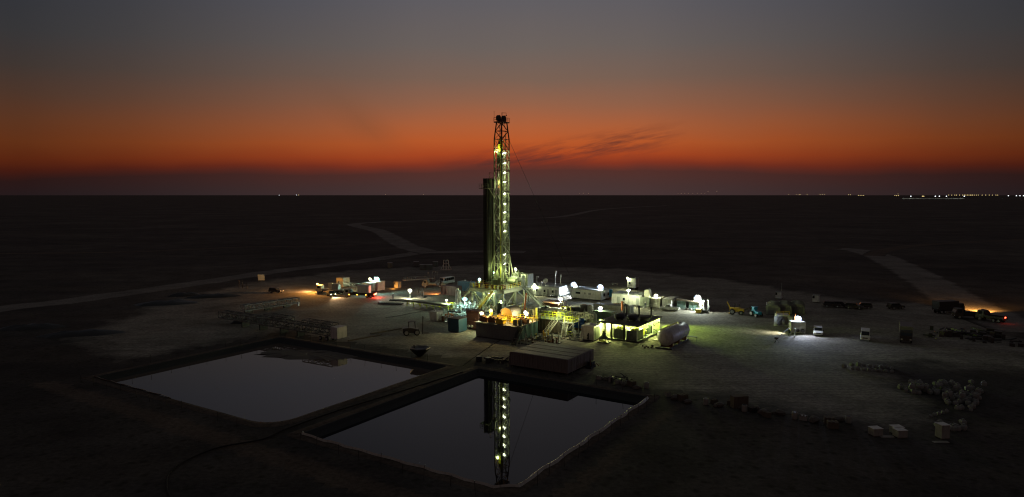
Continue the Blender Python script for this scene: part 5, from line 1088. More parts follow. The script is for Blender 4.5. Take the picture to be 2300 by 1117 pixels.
floodlight(hb, (.6, .6, 4.3), (2, -4, 0), 'glow_cyan', 1600, CYA, 1.0); floodlight(hb, (-2.4, .6, 4.0), (-2, -4, 0), 'glow_white', 700, WHT, .7)
b = MB(); b.bar((-2.5, .5, 3.5), (1.6, .5, 3.5), .12); b.bar((-2.4, .6, 3.5), (-2.4, .6, 3.8), .1); b.bar((.6, .6, 3.5), (.6, .6, 4.0), .1); b.build('lamp_rail', 'cream', hb)
cabin('dim grey hut beside the floodlit hut, behind the low truck', G(822, 657), 3.0, 3.0, 2.6, m='grey_paint', features=('door',), cat='hut')
cabin('small cream hut high behind the crane truck', G(764, 646), 3.0, 3.2, 2.9, m='cream', features=('window',), cat='hut')
oh = cabin('tiny hut lit orange from below, between the floodlit hut and flatbed truck', G(890, 648), 1.6, 1.7, 2.0, m='cream', features=('window',), lift=.2, cat='hut'); light(oh, (0, -1.5, .4), 45, ORA, .2)
pole_lamp(921, 653, 671, 'white lamp post at the left end of the catwalk', 'glow_white', 1100, (.98, 1, .68), .7)
ce = thing('catwalk', 'long low catwalk on yellow-green trestles leading to the rig', 'catwalk', G(965, 690)); a_, b_ = local(ce, G(921, 674, 1.6)), local(ce, G(1012, 685, 1.6)); d_ = (b_ - a_); sd = Vector((d_.y, -d_.x, 0)).normalized() * 1.1
b = MB(); b.bar(a_, b_, 3.0, .25); b.bar(a_ + sd * 1.3, b_ + sd * 1.3, .15, .5); b.build('deck', 'corr_green', ce)
for k in range(7):
    p = a_.lerp(b_, k / 6); b = MB()
    for s in (-1, 1): b.bar(p + sd * s, Vector((p.x + sd.x * s * 1.2, p.y + sd.y * s * 1.2, 0)), .16)
    b.bar(p + sd + Vector((0, 0, -1.0)), p - sd + Vector((0, 0, -1.0)), .12); b.bar(p + sd + Vector((0, 0, -.2)), p - sd * 1.1 + Vector((0, 0, -1.4)), .1); b.build('trestle', 'lime', ce)
sp = thing('wellhead_tree', 'dark skid of upright valves standing behind the catwalk', 'valve skid', G(946, 668)); b = MB(); b.cb((0, 0, .25), (3.2, 1.6, .4))
for x in (-1, -.3, .4, 1.1): b.cyl((x, 0, .4), (x, 0, random.uniform(1.4, 3.0)), .13)
b.build('valve_body', 'black', sp)
for k, (px, py, lb) in enumerate(((905, 676, 'dark flat pipe bundle lying left of the catwalk'), (879, 683, 'dark pipe bundle lying farther left of the catwalk'))):
    o = thing('pipe_bundle', lb, 'pipe bundle', G(px, py), R(-8)); b = MB()
    for i in range(7): b.cyl((-3.5 - random.random(), i * .35 - 1, .2), (3.5, i * .35 - 1, .2), .13, n=6)
    b.build('pipe', 'black', o); b = MB(); b.cb((-2, 0, .06), (.2, 2.8, .12)); b.cb((2, 0, .06), (.2, 2.8, .12)); b.build('bearer', 'wood', o)
# ================================================================== equipment round the left foot of the rig
rc = container('engine_container', 'dark red container beside the rig, far end lit orange', 'container', G(1014, 664), 6.0, 2.6, 2.9, 'maroon', lift=.3); light(rc, (-4.2, -1.2, 1.2), 1300, (1, .36, .1), .3, 100, (-14, 2, 0), .7)
b = MB(); b.cb((-3.2, -1.0, 1.0), (.2, .3, .3)); b.build('lamp_lens', 'glow_orange', rc)
bc = container('shipping_container', 'blue container with a brightly lit blue end, left of the rig', 'container', G(1048, 655), 5.2, 2.6, 3.1, 'blue_wall', lift=.3)
b = MB(); b.box(2.75, 2.85, -1.25, 1.25, .4, 3.2); b.build('end_panel', 'sky_blue', bc); b = MB(); pile(b, 8, 1.6, .7, .1, (.2, .4), .8); o = b.build('roof_equipment', 'white_paint', bc); o.location.z = 3.45
pole_lamp(1077, 628, 650, 'blue-white lamp post between the blue container and the mast', 'glow_cyan', 700, CYA, .6)
ms = thing('gas_separator', 'upright white cylinder separator with a curved pipe, left of the rig stairs', 'separator', G(1031, 686)); b = MB(); b.rev((0, 0, .3), (0, 0, 1), [(0, .4), (.3, .62), (3.8, .62), (4.1, .35)], 14); b.build('shell', 'white_paint', ms, True); b = MB(); b.path([(-1.1, 0, 0), (-1.1, 0, 4.3), (-.8, 0, 4.9), (-.2, 0, 4.9), (0, 0, 4.2)], .13, 8); b.build('pipe', 'white_paint', ms); b = MB()
for s in (-.4, .4): b.cyl((s, 0, 0), (s, 0, .5), .1)
b.build('leg', 'grey_paint', ms)
mn = thing('choke_manifold', 'dense pale tangle of pipes and valve wheels beside the rig foot', 'manifold', G(1050, 697)); b = MB(); random.seed(3)
for i in range(100):
    x, y, z = random.uniform(-4, 3.6), random.uniform(-1.8, 1.8), random.uniform(.2, 2.0); k = random.random(); a = random.choice(((1, 0, 0), (0, 1, 0), (0, 0, 1))); b.cyl((x, y, z), (x + a[0] * 1.2, y + a[1] * 1.2, z + a[2] * .8), random.uniform(.06, .14), n=7)
b.build('pipework', 'white_paint', mn); b = MB()
for i in range(34): x, y, z = random.uniform(-4, 3.6), random.uniform(-1.8, 1.8), random.uniform(.6, 2.2); b.ball((x, y, z), .2, 8, 5); b.rev((x, y, z + .2), (random.uniform(-1, 1), -1, random.uniform(-.5, 1)), [(.1, .28), (.16, .28)], 10)
b.build('valve', 'tank_white', mn); b = MB(); b.box(-4.2, 3.8, -2, 2, 0, .15); b.build('skid', 'dark_steel', mn)
yr = thing('yellow_cage', 'small yellow railed cage left of the pipe manifold', 'cage', G(1012, 695)); b = MB(); b.rail([(-.9, -.9, 0), (.9, -.9, 0), (.9, .9, 0), (-.9, .9, 0), (-.9, -.9, 0)], 1.8, .1, .9); b.build('railing', 'lime', yr); b = MB(); b.cyl((-.8, -.8, 0), (-.8, -.8, 2.5), .07); b.build('pole', 'cream', yr); floodlight(yr, (-.8, -.8, 2.7), (1, -3, 0), 'glow_warm', 300, WHT, .36)
pole_lamp(1044, 672, 700, 'cyan-white lamp post standing over the pipe manifold', 'glow_cyan', 550, CYA, .8)
ov = thing('orange_valve_skid', 'small skid of orange valves and elbows left of the dark red unit', 'valve skid', G(1009, 713)); b = MB()
for i in range(26): x, y, z = random.uniform(-1.3, 1.3), random.uniform(-.9, .9), random.uniform(.2, 1.0); b.cyl((x, y, z), (x + random.uniform(-.5, .5), y, z + random.uniform(-.3, .5)), .12, n=7)
b.build('valve', 'orange', ov); b = MB(); b.box(-1.5, 1.5, -1, 1, 0, .15); b.build('skid', 'grey_paint', ov); b = MB(); b.cyl((-.6, 0, 0), (-.6, 0, 2.4), .16); b.build('post', 'cream', ov)
re_ = thing('pumping_unit', 'big dark maroon pumping unit with pipes, left of the mud tank', 'pumping unit', G(1056, 741)); b = MB(); b.box(-2.3, 2.2, 0, 3.2, .3, 2.2); b.box(-1.2, 2.2, .2, 3.0, 2.2, 4.6); b.build('housing', 'maroon', re_)
b = MB(); pile(b, 16, 2.0, 1.2, 1.6, (.2, .6), .8); o = b.build('pipework', 'maroon', re_); o.location = (0, .8, 2.6); b = MB(); b.rail([(-2.3, 0, 2.2), (-1.2, 0, 2.2)], 1.2, .09, .9); b.rail([(-1.2, .2, 4.6), (2.2, .2, 4.6)], 1.0, .09, 1.1); b.build('railing', 'maroon', re_)
for x in (-1.4, -.4, .6): b = MB(); b.cyl((x, -.25, .9), (x, .1, .9), .35); b.build('flange', 'grey_paint', re_)
dk = thing('square_tank', 'dark blue-green square tank between the cables and the maroon unit', 'tank', G(1026, 748)); b = MB(); b.box(-2.6, .6, 0, 3.2, .2, 3.2); b.build('wall', 'deep_blue', dk); b = MB(); b.box(-2.7, .7, -.1, 3.3, 3.2, 3.3); b.build('lid', 'black', dk); b = MB(); b.bar((-2.6, .3, 3.4), (1.2, 1.4, 3.7), .09); b.bar((-2, .2, 3.35), (.5, .2, 3.4), .07); b.build('pipe', 'cream', dk); b = MB(); b.box(-2.4, .4, .2, 3, 0, .2); b.build('skid', 'black', dk)
bx = thing('square_tank', 'square grey-green tank standing alone at the end of the dark cable', 'tank', G(976, 721)); b = MB(); b.box(-1.5, .9, -.2, 2.3, .1, 2.4)
b.build('wall', 'tank_white', bx); b = MB(); b.cyl((-.8, 1, 2.4), (-.8, 1, 2.8), .2); b.path([(-.2, 1, 2.4), (-.1, 1, 2.9), (.5, .8, 2.6)], .08); b.build('pipe', 'white_paint', bx); b = MB(); b.box(-1.56, .96, -.26, 2.36, 2.34, 2.42); b.build('lid', 'tank_white', bx); b = MB(); b.box(-1.3, .7, 0, 2, 0, .1); b.build('skid', 'dark_steel', bx)
# dark loader with a fork mast
fk = thing('forklift', 'big dark forklift with a raised fork mast on the shadowed gravel', 'forklift', G(926, 752), R(12)); b = MB(); b.prism([(-2.2, .6), (-2.2, 1.7), (-.4, 1.8), (1.4, 1.4), (1.4, .6)], -1.1, 1.1); b.build('body', 'dark_steel', fk); b = MB()
for x in (-.9, .7):
    for s in (-1, 1): b.bar((x, s * .8, 1.6), (x * .85, s * .7, 3.1), .1)
b.cb((-.1, 0, 3.15), (1.7, 1.6, .1)); b.build('cab_frame', 'dark_steel', fk); b = MB()
for s in (-.5, .5): b.bar((2.3, s, .2), (2.5, s, 4.2), .18)
for z in (1.2, 2.6, 4.0): b.bar((2.4, -.5, z), (2.4, .5, z), .12)
b.build('fork_mast', 'dark_steel', fk); b = MB()
for s in (-.5, .5): b.bar((2.5, s, .3), (4.0, s, .25), .18, .08)
b.build('fork', 'dark_steel', fk)
for x in (-1.4, 1.0):
    for s in (-1.1, 1.1): wheel(fk, (x, s, .7), .7, .4)
hz = thing('black_skip', 'black tapered skip lying at the rim between the forklift and the pond', 'skip', G(943, 800)); b = MB(); b.rev((0, 0, 0), (0, 0, 1), [(0, .5), (1.6, 2.2), (1.75, 2.1), (1.4, 1.0)], 7); b.build('skip_body', 'black', hz); b = MB(); b.cyl((-1.4, 0, 1.5), (-1.5, 0, 2.1), .12); b.build('lug', 'black', hz)
for k, (px, py, lb) in enumerate(((868, 745, 'long dark timber lying along the pad edge, near the forklift'), (820, 760, 'long dark timber lying along the pad edge, nearer the left pond'), (1000, 712, 'long dark timber lying beside the square grey-green tank'))):
    b = MB(); b.cb((0, 0, .12), (9, .3, .25)); b.cb((.5, .4, .1), (7, .25, .2)); o = b.build('timber', 'wood'); o.location = G(px, py); o.rotation_euler = (0, 0, R(47)); tag(o, lb, 'timber')
# lattice sections on the left
ts = thing('mast_section', 'pale lattice mast section lying on supports, upper of two on the left', 'mast section', G(605, 692)); a_, b_ = local(ts, G(545, 698, .9)), local(ts, G(668, 680, .9)); b = MB(); b.truss(a_, b_, 2.2, 1.5, 12, .2); b.build('lattice', 'grey_paint', ts); 
for k in (.1, .45, .8): b = MB(); p = a_.lerp(b_, k); b.cb((p.x, p.y, .45), (.5, 2.4, .9)); b.build('support', 'dark_steel', ts)
b = MB(); p = local(ts, G(670, 684, 1)); b.cb((p.x, p.y, 1.1), (.5, .5, 1.2)); b.build('end_block', 'white_paint', ts)
ts = thing('mast_section', 'long dark lattice mast section with a pale boxed end, lower of two on the left', 'mast section', G(640, 735)); a_, b_ = local(ts, G(500, 712, 1.6)), local(ts, G(762, 755, 1.3)); b = MB(); b.truss(a_, b_, 2.4, 1.5, 22, .2); b.truss(a_.lerp(b_, .42) + Vector((0, 0, 1.6)), a_.lerp(b_, .62) + Vector((0, 0, 1.6)), 2.2, 1.0, 5, .15); b.truss(a_.lerp(b_, .74) + Vector((0, 0, 1.6)), a_.lerp(b_, .97) + Vector((0, 0, 1.6)), 2.2, 1.0, 5, .15); b.build('lattice', 'wall_grey', ts)
b = MB(); d_ = (b_ - a_).normalized(); b.bar(b_ - d_ * 1.2 + Vector((0, 0, .9)), b_ + d_ * .9 + Vector((0, 0, .9)), 2.8, 2.5); b.build('boxed_end', 'tank_white', ts); 
for k in (.22, .38, .56, .7): b = MB(); p = a_.lerp(b_, k); b.cb((p.x, p.y, .8), (.35, 2.2, 1.6)); b.build('support', 'black', ts)
for s in (-1, 1):
    for k in (.88, .93): p = a_.lerp(b_, k); wheel(ts, (p.x, p.y + s * .9, .5), .5, .4)
for px, py, rx, ry, lb in ((560, 725, 4.5, 1.6, 'dark tarpaulin-covered heap below the long lattice section'), (375, 683, 9, 3.2, 'wide dark tarpaulin-covered mound far left, below the dirt road'), (480, 668, 8, 2, 'flat dark covered mound between the road and the pale lattice section'), (185, 752, 9, 2.6, 'wide dark covered mound at the far left, above the left pond'), (415, 665, 5, 1.6, 'low dark mound beside the wide covered one, far left'), (70, 738, 7, 2.2, 'dark covered mound nearest the left edge of the pad')):
    o = MB(); n = 16; vs = [(0, 0, 1.0)]
    for rr, zz in ((.45, .9), (.8, .5), (1, 0.01)):
        for i in range(n): a = 2 * math.pi * i / n; k = rr * (1 + .12 * math.sin(i * 2.3 + px)); vs.append((rx * k * math.cos(a), ry * k * math.sin(a), zz * (1 + .25 * math.sin(i * 1.7 + px)) if zz > .1 else 0))
    fs = [(0, 1 + i, 1 + (i + 1) % n) for i in range(n)] + [(1 + r_ * n + i, 1 + (r_ + 1) * n + i, 1 + (r_ + 1) * n + (i + 1) % n, 1 + r_ * n + (i + 1) % n) for r_ in range(2) for i in range(n)]
    o.add(vs, fs); o = o.build('covered_mound', 'tarp', None, True); o.location = G(px, py); o.rotation_euler = (0, 0, R(18)); o.data.materials[0] = M['black'] if px != 1980 else M['stone']; tag(o, lb, 'mound', 'covered mounds')
sg = thing('sign_board', 'square pale sign board on two posts beside the dirt road', 'sign', G(587, 633), R(6)); b = MB(); b.box(-1.2, 1.2, -.06, .06, .5, 2.7); b.build('board', 'cream', sg)
for s in (-1, 1): b = MB(); b.cb((s * .9, .1, 1.2), (.12, .12, 2.4)); b.build('post', 'dark_steel', sg)
car('car', 'dark car parked on the dark ground under the pale sign board', 'car', G(620, 658), R(-18), 'suv', 'dark_steel', 4.6, 1.9, 1.7)
fr = thing('goal_post_frame', 'dark open frame of posts left of the pale sign board', 'frame', G(545, 648)); b = MB()
for x in (-2, 0, 2.4): b.bar((x, 0, 0), (x, 0, 2.6), .15)
b.bar((-2, 0, 2.4), (2.4, 0, 2.4), .12); b.bar((-2, 0, 1.2), (0, 0, 1.2), .12); b.build('frame_bar', 'dark_steel', fr)
# far clutter behind the flatbed
fr = thing('white_frame', 'pale open lattice frame standing alone on the dark plain behind the bus', 'frame', G(1002, 607), 0); b = MB()
for x in (-1.1, 0, 1.1): b.bar((x, 0, 0), (x, 0, 4.4), .2)
for z in (.1, 1.4, 2.8, 4.3): b.bar((-1.1, 0, z), (1.1, 0, z), .16)
b.bar((-2.4, .8, 0), (-1.1, 0, 2.6), .18); b.bar((2.4, .8, 0), (1.1, 0, 2.6), .18); b.bar((-2.4, .1, .1), (2.0, .1, .1), .2); b.build('frame_bar', 'white_paint', fr)
for px, py, w_, lb in ((951, 606, 3.0, 'dim grey box on the far dark ground, left of two'), (964, 606, 2.6, 'dim grey box on the far dark ground, right of two'), (935, 599, 2.2, 'small dim grey box farthest back, left of the two boxes'), (876, 602, 2, 'lonely dim grey box on the far plain, above the floodlit hut'), (978, 599, 2.0, 'dim grey box nearest the pale open frame')):
    o = thing('storage_box', lb, 'box', G(px, py), R(15), 'boxes on the far side of the pad'); b = MB(); b.box(-w_ / 2, w_ / 2, -1, 1, .1, 2.2); b.build('box_body', 'wall_grey', o); b = MB(); b.box(-w_ / 2 - .1, w_ / 2 + .1, -1.1, 1.1, 2.2, 2.3); b.build('lid', 'grey_paint', o)
tl = thing('boom_trailer', 'long pale railed trailer reaching left behind the flatbed truck', 'trailer', G(940, 634), R(28)); b = MB(); b.box(-6, 6, -.8, .8, .9, 1.2); b.build('deck', 'cream', tl); b = MB(); b.rail([(-6, -.8, 1.2), (6, -.8, 1.2)], 1.0, .12, 1.6); b.build('railing', 'grey_paint', tl)
for x in (3.5, 4.6):
    for s in (-.8, .8): wheel(tl, (x, s, .45), .45)
for i, (px, py, h) in enumerate(((954, 626, 2.4), (961, 623, 3.2), (972, 620, 3.4), (977, 622, 3.6), (982, 619, 2.8))):
    o = thing('flag_pole', 'thin pole with a small pale flag in the line behind the flatbed truck', 'flag pole', G(px, py + 8), 0, 'flag poles behind the flatbed truck'); b = MB(); b.cyl((0, 0, 0), (0, 0, h), .06, n=6); b.build('pole', 'grey_paint', o); b = MB(); b.cb((.25, 0, h - .3), (.45, .05, .5)); b.build('flag', 'sack', o)
# ================================================================== right-hand cluster
ld = thing('wheel_loader', 'yellow backhoe loader parked at the right of the yard', 'loader', G(1655, 706), R(-25)); b = MB(); b.prism([(-1.9, .8), (-1.9, 1.7), (-.5, 1.8), (.6, 1.8), (1.9, 1.5), (1.9, .8)], -.9, .9); b.build('body', 'yellow', ld); b = MB()
for x in (-.6, .7):
    for s in (-.75, .75): b.bar((x, s, 1.7), (x * .8, s * .95, 2.9), .1)
b.cb((.05, 0, 2.95), (1.5, 1.6, .12)); b.build('cab_frame', 'black', ld); b = MB(); b.bar((1.6, -.6, 1.2), (3.2, -.6, 2.0), .18); b.bar((1.6, .6, 1.2), (3.2, .6, 2.0), .18); b.bar((3.2, 0, 2.0), (4.2, 0, 1.2), .25); b.cb((4.2, 0, .9), (.7, 1.9, .6)); b.build('loader_arm', 'black', ld); b = MB(); b.bar((-1.9, -1.2, .25), (-1.9, 1.2, .25), .25); b.bar((-1.7, 0, 1.5), (-2.6, 0, 3.2), .22); b.build('backhoe', 'yellow', ld)
for x, r_ in ((-1.1, .75), (1.2, .6)):
    for s in (-1, 1): wheel(ld, (x, s, r_), r_, .4)
bt_ = thing('tractor', 'small blue tractor standing right of the yellow loader', 'tractor', G(1698, 711), R(-70)); b = MB(); b.prism([(-1.2, .7), (-1.2, 1.6), (.2, 1.6), (1.5, 1.4), (1.5, .7)], -.6, .6); b.build('body', 'sky_blue', bt_); b = MB(); b.cb((-.6, 0, 2.1), (.9, 1.1, .8)); b.cb((-.5, 0, 2.55), (1.3, 1.4, .1)); b.build('cab', 'sky_blue', bt_)
for x, r_ in ((-.8, .75), (1.1, .5)):
    for s in (-.9, .9): wheel(bt_, (x, s, r_), r_, .35)
def arched(loc, lab, w_=3.6, L=7.5):
    o = thing('curved_roof_container', lab, 'container', loc, R(-22), 'curved-roof containers'); n = 10; arc = [(-w_ / 2, .2), (-w_ / 2, 1.8)] + [(-w_ / 2 * math.cos(math.pi * i / n), 1.8 + 1.0 * math.sin(math.pi * i / n)) for i in range(1, n)] + [(w_ / 2, 1.8), (w_ / 2, .2)]
    b = MB(); b.prism(arc, 0, L); b.build('shell', 'corr_green', o); b = MB()
    for j in range(9):
        y = .3 + j * (L - .6) / 8
        for p, q in zip(arc[1:], arc[2:-1]): b.bar((p[0] * 1.02, y, p[1] * 1.01), (q[0] * 1.02, y, q[1] * 1.01), .12)
    b.build('rib', 'corr_green', o); b = MB(); b.box(-w_ / 2 + .5, w_ / 2 - .5, -.06, -.01, .25, 2.0); b.build('door', 'wall_grey', o); b = MB(); b.box(-w_ / 2, w_ / 2, .2, L - .2, 0, .2); b.build('skid', 'dark_steel', o); return o
arched(G(1736, 708), 'dark ribbed curved-roof container, left of three'); arched(G(1762, 707), 'dark ribbed curved-roof container, middle of three'); arched(G(1791, 706), 'dark ribbed curved-roof container, right of three')
b = MB(); b.box(-.6, .6, -.05, .05, 1.2, 3.0); b.cyl((0, .1, 0), (0, .1, 1.2), .06); o = b.build('notice_board', 'white_paint'); o.location = G(1726, 703) ; tag(o, 'small pale notice board at the corner of the left curved-roof container', 'sign')
wc = thing('open_container', 'white-framed container with both doors open and a rail on its roof', 'container', G(1758, 733), R(-12)); b = MB(); W2, L2, H2 = 1.5, 2.6, 2.7
b.box(-W2, -W2 + .1, 0, L2, .1, H2); b.box(W2 - .1, W2, 0, L2, .1, H2); b.box(-W2, W2, L2, L2 + .1, .1, H2); b.box(-W2, W2, 0, L2, H2, H2 + .12); b.box(-W2, W2, 0, L2, 0, .1); b.build('wall', 'white_paint', wc)
b = MB(); b.box(-W2 - .02, -W2 + .14, -.08, -.01, .1, H2); b.box(W2 - .14, W2 + .02, -.08, -.01, .1, H2); b.box(-W2, W2, -.08, -.01, H2 - .25, H2 + .1); b.build('door_frame', 'white_paint', wc)
for s in (-1, 1):
    b = MB(); x = s * (W2 - .1); b.box(min(x, x + s * .75), max(x, x + s * .75), -.5, -.42, .15, H2 - .2); b.build('open_door', 'white_paint', wc)
b = MB(); b.rail([(-W2, 0, H2 + .12), (W2, 0, H2 + .12)], .9, .08, 1.4); b.build('railing', 'yellow', wc); b = MB(); b.bar((-.9, 1, .2), (-.2, 1.4, 2), .1); b.bar((-.2, 1, .2), (-.9, 1.4, 2), .1); b.cb((.4, 1.8, .7), (.8, .8, 1.2)); b.build('shelving', 'cream', wc)
lb_ = container('equipment_box', 'ribbed pale box with a deep blue lamp above it, right of the open container', 'container', G(1790, 748), 3.0, 2.2, 2.6, 'tank_white', rz=R(-12), lift=.2, rib=.4)
b = MB(); b.rev((1.0, -1.2, .8), (0, -1, 0), [(0, .45), (.2, .45), (.22, .2)], 14); b.rev((-.1, -1.2, .8), (0, -1, 0), [(0, .4), (.2, .4), (.22, .2)], 14); b.build('cable_reel', 'dark_steel', lb_)
fl_ = floodlight(lb_, (.2, -.3, 3.5), (-4, -6, 0), 'glow_deepblue', 700, (.55, .66, 1), .75, round_=True)
b = MB(); b.bar((.2, -.3, 2.8), (.2, -.3, 3.3), .1); b.bar((-.5, 0, 2.8), (-.5, 0, 4.6), .12); b.build('lamp_bracket', 'orange', lb_)
light(lb_, (-1.7, -1.4, 2.9), 1100, (1, .97, .72), .3, 70, (-5.5, -1.2, 0), .9); light(lb_, (.5, -1.6, 3.2), 900, (.72, .8, 1), .3, 125, (3, -9, 0), .9)
tq = thing('tripod_hoist', 'thin slanting pole on a small dark tripod in the floodlit gravel', 'tripod', G(1744, 770)); b = MB()
for a in (0, 2.1, 4.2): b.bar((0, 0, .8), (.6 * math.cos(a), .6 * math.sin(a), 0), .08)
b.build('tripod_leg', 'dark_steel', tq); b = MB(); b.path([(0, 0, .8)] + [Vector((0, 0, .8)).lerp(local(tq, G(1772, 745, .8)), k / 5) + Vector((0, 0, .8 * math.sin(math.pi * k / 10))) for k in range(1, 6)], .05, 6); b.cb((0, 0, 1.0), (.8, .5, .4)); b.build('pole', 'dark_steel', tq)
person(G(1773, 756), R(150), 'person in dark clothes standing beside the blue-lit box', 'overall_dark', arms=((.1, .1), (.2, .1)))
person(G(1785, 756), R(190), 'person in pale clothes standing before the blue-lit box', 'sack')
for px, py, lb in ((1748, 672, 'pale instrument hut with a thin mast, far behind the curved roofs'), (1832, 680, 'small pale hut on the dark plain right of the curved-roof containers')):
    o = cabin(lb, G(px, py), 1.8, 1.8, 1.9, m='tank_white', features=('window',), lift=.2, cat='hut')
    if px == 1748: b = MB(); b.cyl((.8, .5, 2), (.8, .5, 5), .06, n=6); b.build('mast', 'grey_paint', o)
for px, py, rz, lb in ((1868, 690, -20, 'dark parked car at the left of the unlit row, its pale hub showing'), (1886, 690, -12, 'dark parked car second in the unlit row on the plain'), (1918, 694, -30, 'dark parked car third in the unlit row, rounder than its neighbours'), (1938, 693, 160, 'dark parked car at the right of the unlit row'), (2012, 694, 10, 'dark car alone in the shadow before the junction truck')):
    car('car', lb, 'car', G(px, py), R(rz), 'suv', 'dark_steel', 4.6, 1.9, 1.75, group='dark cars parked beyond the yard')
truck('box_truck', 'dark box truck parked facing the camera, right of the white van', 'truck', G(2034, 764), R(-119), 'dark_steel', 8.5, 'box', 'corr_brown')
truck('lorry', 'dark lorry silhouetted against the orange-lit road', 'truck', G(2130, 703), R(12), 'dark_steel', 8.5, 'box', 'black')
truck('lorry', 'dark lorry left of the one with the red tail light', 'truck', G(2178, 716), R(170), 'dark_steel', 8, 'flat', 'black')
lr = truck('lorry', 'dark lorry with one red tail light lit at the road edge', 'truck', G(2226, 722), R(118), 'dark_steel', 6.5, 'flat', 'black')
b = MB(); b.cb((-3.35, .2, 1.5), (.15, .4, .3)); b.build('tail_light', 'glow_red', lr); light(lr, (-4.0, .2, 1.5), 7, (1, .06, .03), .2)
pq = local(lr, G(2212, 694, 1.2)); light(lr, pq, 13000, (1, .45, .1), .3, 110, local(lr, G(2150, 660, 0)), .9)
rgh = thing('scrap_heap', 'dark heap of beams and wrecks right of the dark box truck', 'scrap', G(2170, 755)); b = MB(); pile(b, 40, 7, 6, 1.0, (.4, 1.6), .6); b.bar((-3, 0, 1.4), (5, -5, .6), .3); b.bar((1, 3, 1.6), (7, 0, .8), .25); b.build('beam', 'dark_steel', rgh); b = MB(); pile(b, 10, 6, 5, .8, (.5, 1.6), 0); b.build('box', 'stone', rgh)
rgh = thing('scrap_heap', 'low dark clutter beside the road, right of the heap of beams', 'scrap', G(2255, 770)); b = MB(); pile(b, 24, 6, 4, .6, (.4, 1.2), .5); b.build('beam', 'dark_steel', rgh)
# ================================================================== sacks, pallets and rubble on the right
random.seed(11)
b = MB(); n = 12
prof = [(0, .42), (.04, .5), (.4, .58), (.85, .54), (1.02, .4), (1.06, .16), (1.28, .2)]
b.rev((0, 0, 0), (0, 0, 1), prof, 16); b.v = [(x / max(abs(math.cos(math.atan2(y, x))), abs(math.sin(math.atan2(y, x)))) ** .75, y / max(abs(math.cos(math.atan2(y, x))), abs(math.sin(math.atan2(y, x)))) ** .75, z) if x or y else (x, y, z) for x, y, z in b.v]; vs = [(x * (1 + .1 * mnoise.noise(Vector((x * 3, y * 3, z * 3)))), y * (1 + .1 * mnoise.noise(Vector((y * 3, z, x * 3)))), z) for x, y, z in b.v]; b.v = vs
sack0 = b.build('bulk_sack', 'sack', None, False); bb = MB()
for s in (-1, 1): bb.path([(s * .35, s * .1, 1.0), (s * .3, 0, 1.32), (s * .1, s * -.3, 1.0)], .035, 5)
loops = bb.build('lifting_loop', 'sack', sack0); used = False
def sack(px, py, lb, grp, sc_=1.0, z=0.):
    global used
    o = sack0 if not used else copy_tree(sack0); used = True
    o.location = G(px, py) + Vector((0, 0, z)); s = sc_ * random.uniform(.52, .66); o.scale = (s, s * random.uniform(.9, 1.1), s * random.uniform(.85, 1.1)); o.rotation_euler = (random.uniform(-.08, .08), random.uniform(-.08, .08), random.uniform(0, 6.28)); tag(o, lb, 'sack', grp)
sack(1896, 826, 'single pale sack standing apart at the left of the upper sack row', 'sacks in the upper row')
for i in range(16): sack(1915 + (i % 8) * 12.5 + random.uniform(-2, 2), (822 + (i % 8) * 1.0) + (i // 8) * 9 + random.uniform(-1, 1), 'pale sack in the upper row beside the gravel road', 'sacks in the upper row', .95)
sack(2022, 873, 'brightest pale sack at the left end of the long sack heap', 'sacks in the long heap'); sack(2036, 880, 'pale sack low at the left end of the long sack heap', 'sacks in the long heap')
for i in range(100):
    x = 2044 + 165 * random.random(); y = 872 + (x - 2044) * .05 + random.uniform(-6, 26) * (.5 + .6 * (x > 2120)); sack(x, y, 'pale sack packed in the long sack heap at the right', 'sacks in the long heap', 1.05, random.choice((0, 0, .9)))
for i in range(10): sack(2115 + random.random() * 85, 900 + random.random() * 18, 'pale sack in the middle of the sack heap, below the long row', 'sacks below the long heap', 1)
for i in range(6): sack(2142 + random.random() * 42, 918 + random.random() * 10, 'slumped pale sack in the small knot under the heap', 'sacks in the small knot', .9)
for i in range(5): sack(2090 + i * 9, 937 - i * 2.5, 'low slumped sack in the short line left of the small knot', 'sacks in the short line', .7)
for i in range(9): sack(2105 + random.random() * 60, 950 + random.random() * 22, 'pale sack at the near end of the sack heap', 'sacks at the near end', 1.1)
def pallet(px, py, lb, w_=1.35, h=1.05, m='pallet_wrap', z=0, rz=.15):
    o = thing('wrapped_pallet', lb, 'pallet', G(px, py) + Vector((0, 0, z)), rz, 'wrapped pallets'); b = MB(); b.box(-w_ / 2, w_ / 2, -.6, .6, .14, h); b.build('load', m, o); b = MB()
    for y in (-.5, 0, .5): b.box(-w_ / 2, w_ / 2, y - .06, y + .06, 0, .1)
    for x in (-w_ / 2 + .1, 0, w_ / 2 - .1): b.box(x - .07, x + .07, -.6, .6, .1, .14)
    b.build('pallet_base', 'wood', o); b = MB(); b.box(-w_ / 2 - .04, w_ / 2 + .04, -.64, .64, h, h + .05); b.build('top_sheet', 'white_paint', o); return o
pallet(1966, 978, 'square wrapped pallet standing alone, left of the pair'); pallet(2014, 975, 'wrapped pallet at the back of the pair', rz=.1); pallet(2021, 982, 'wrapped pallet at the front of the pair', rz=.1)
pallet(2116, 984, 'tall wrapped pallet at the foot of the sack heap', 1.2, 1.9)
for px, py, w_, lb in ((2113, 994, 2.0, 'flat pale board lying below the tall wrapped pallet'), (1992, 982, 1.8, 'flat pale board lying between the single pallet and the pair')):
    b = MB(); b.cb((0, 0, .05), (w_, .6, .06)); b.cb((.2, .1, .1), (w_ * .8, .3, .04)); o = b.build('loose_board', 'pallet_wrap'); o.location = G(px, py); tag(o, lb, 'board')
kinds = ['crate', 'rock', 'drum', 'crate', 'rock']
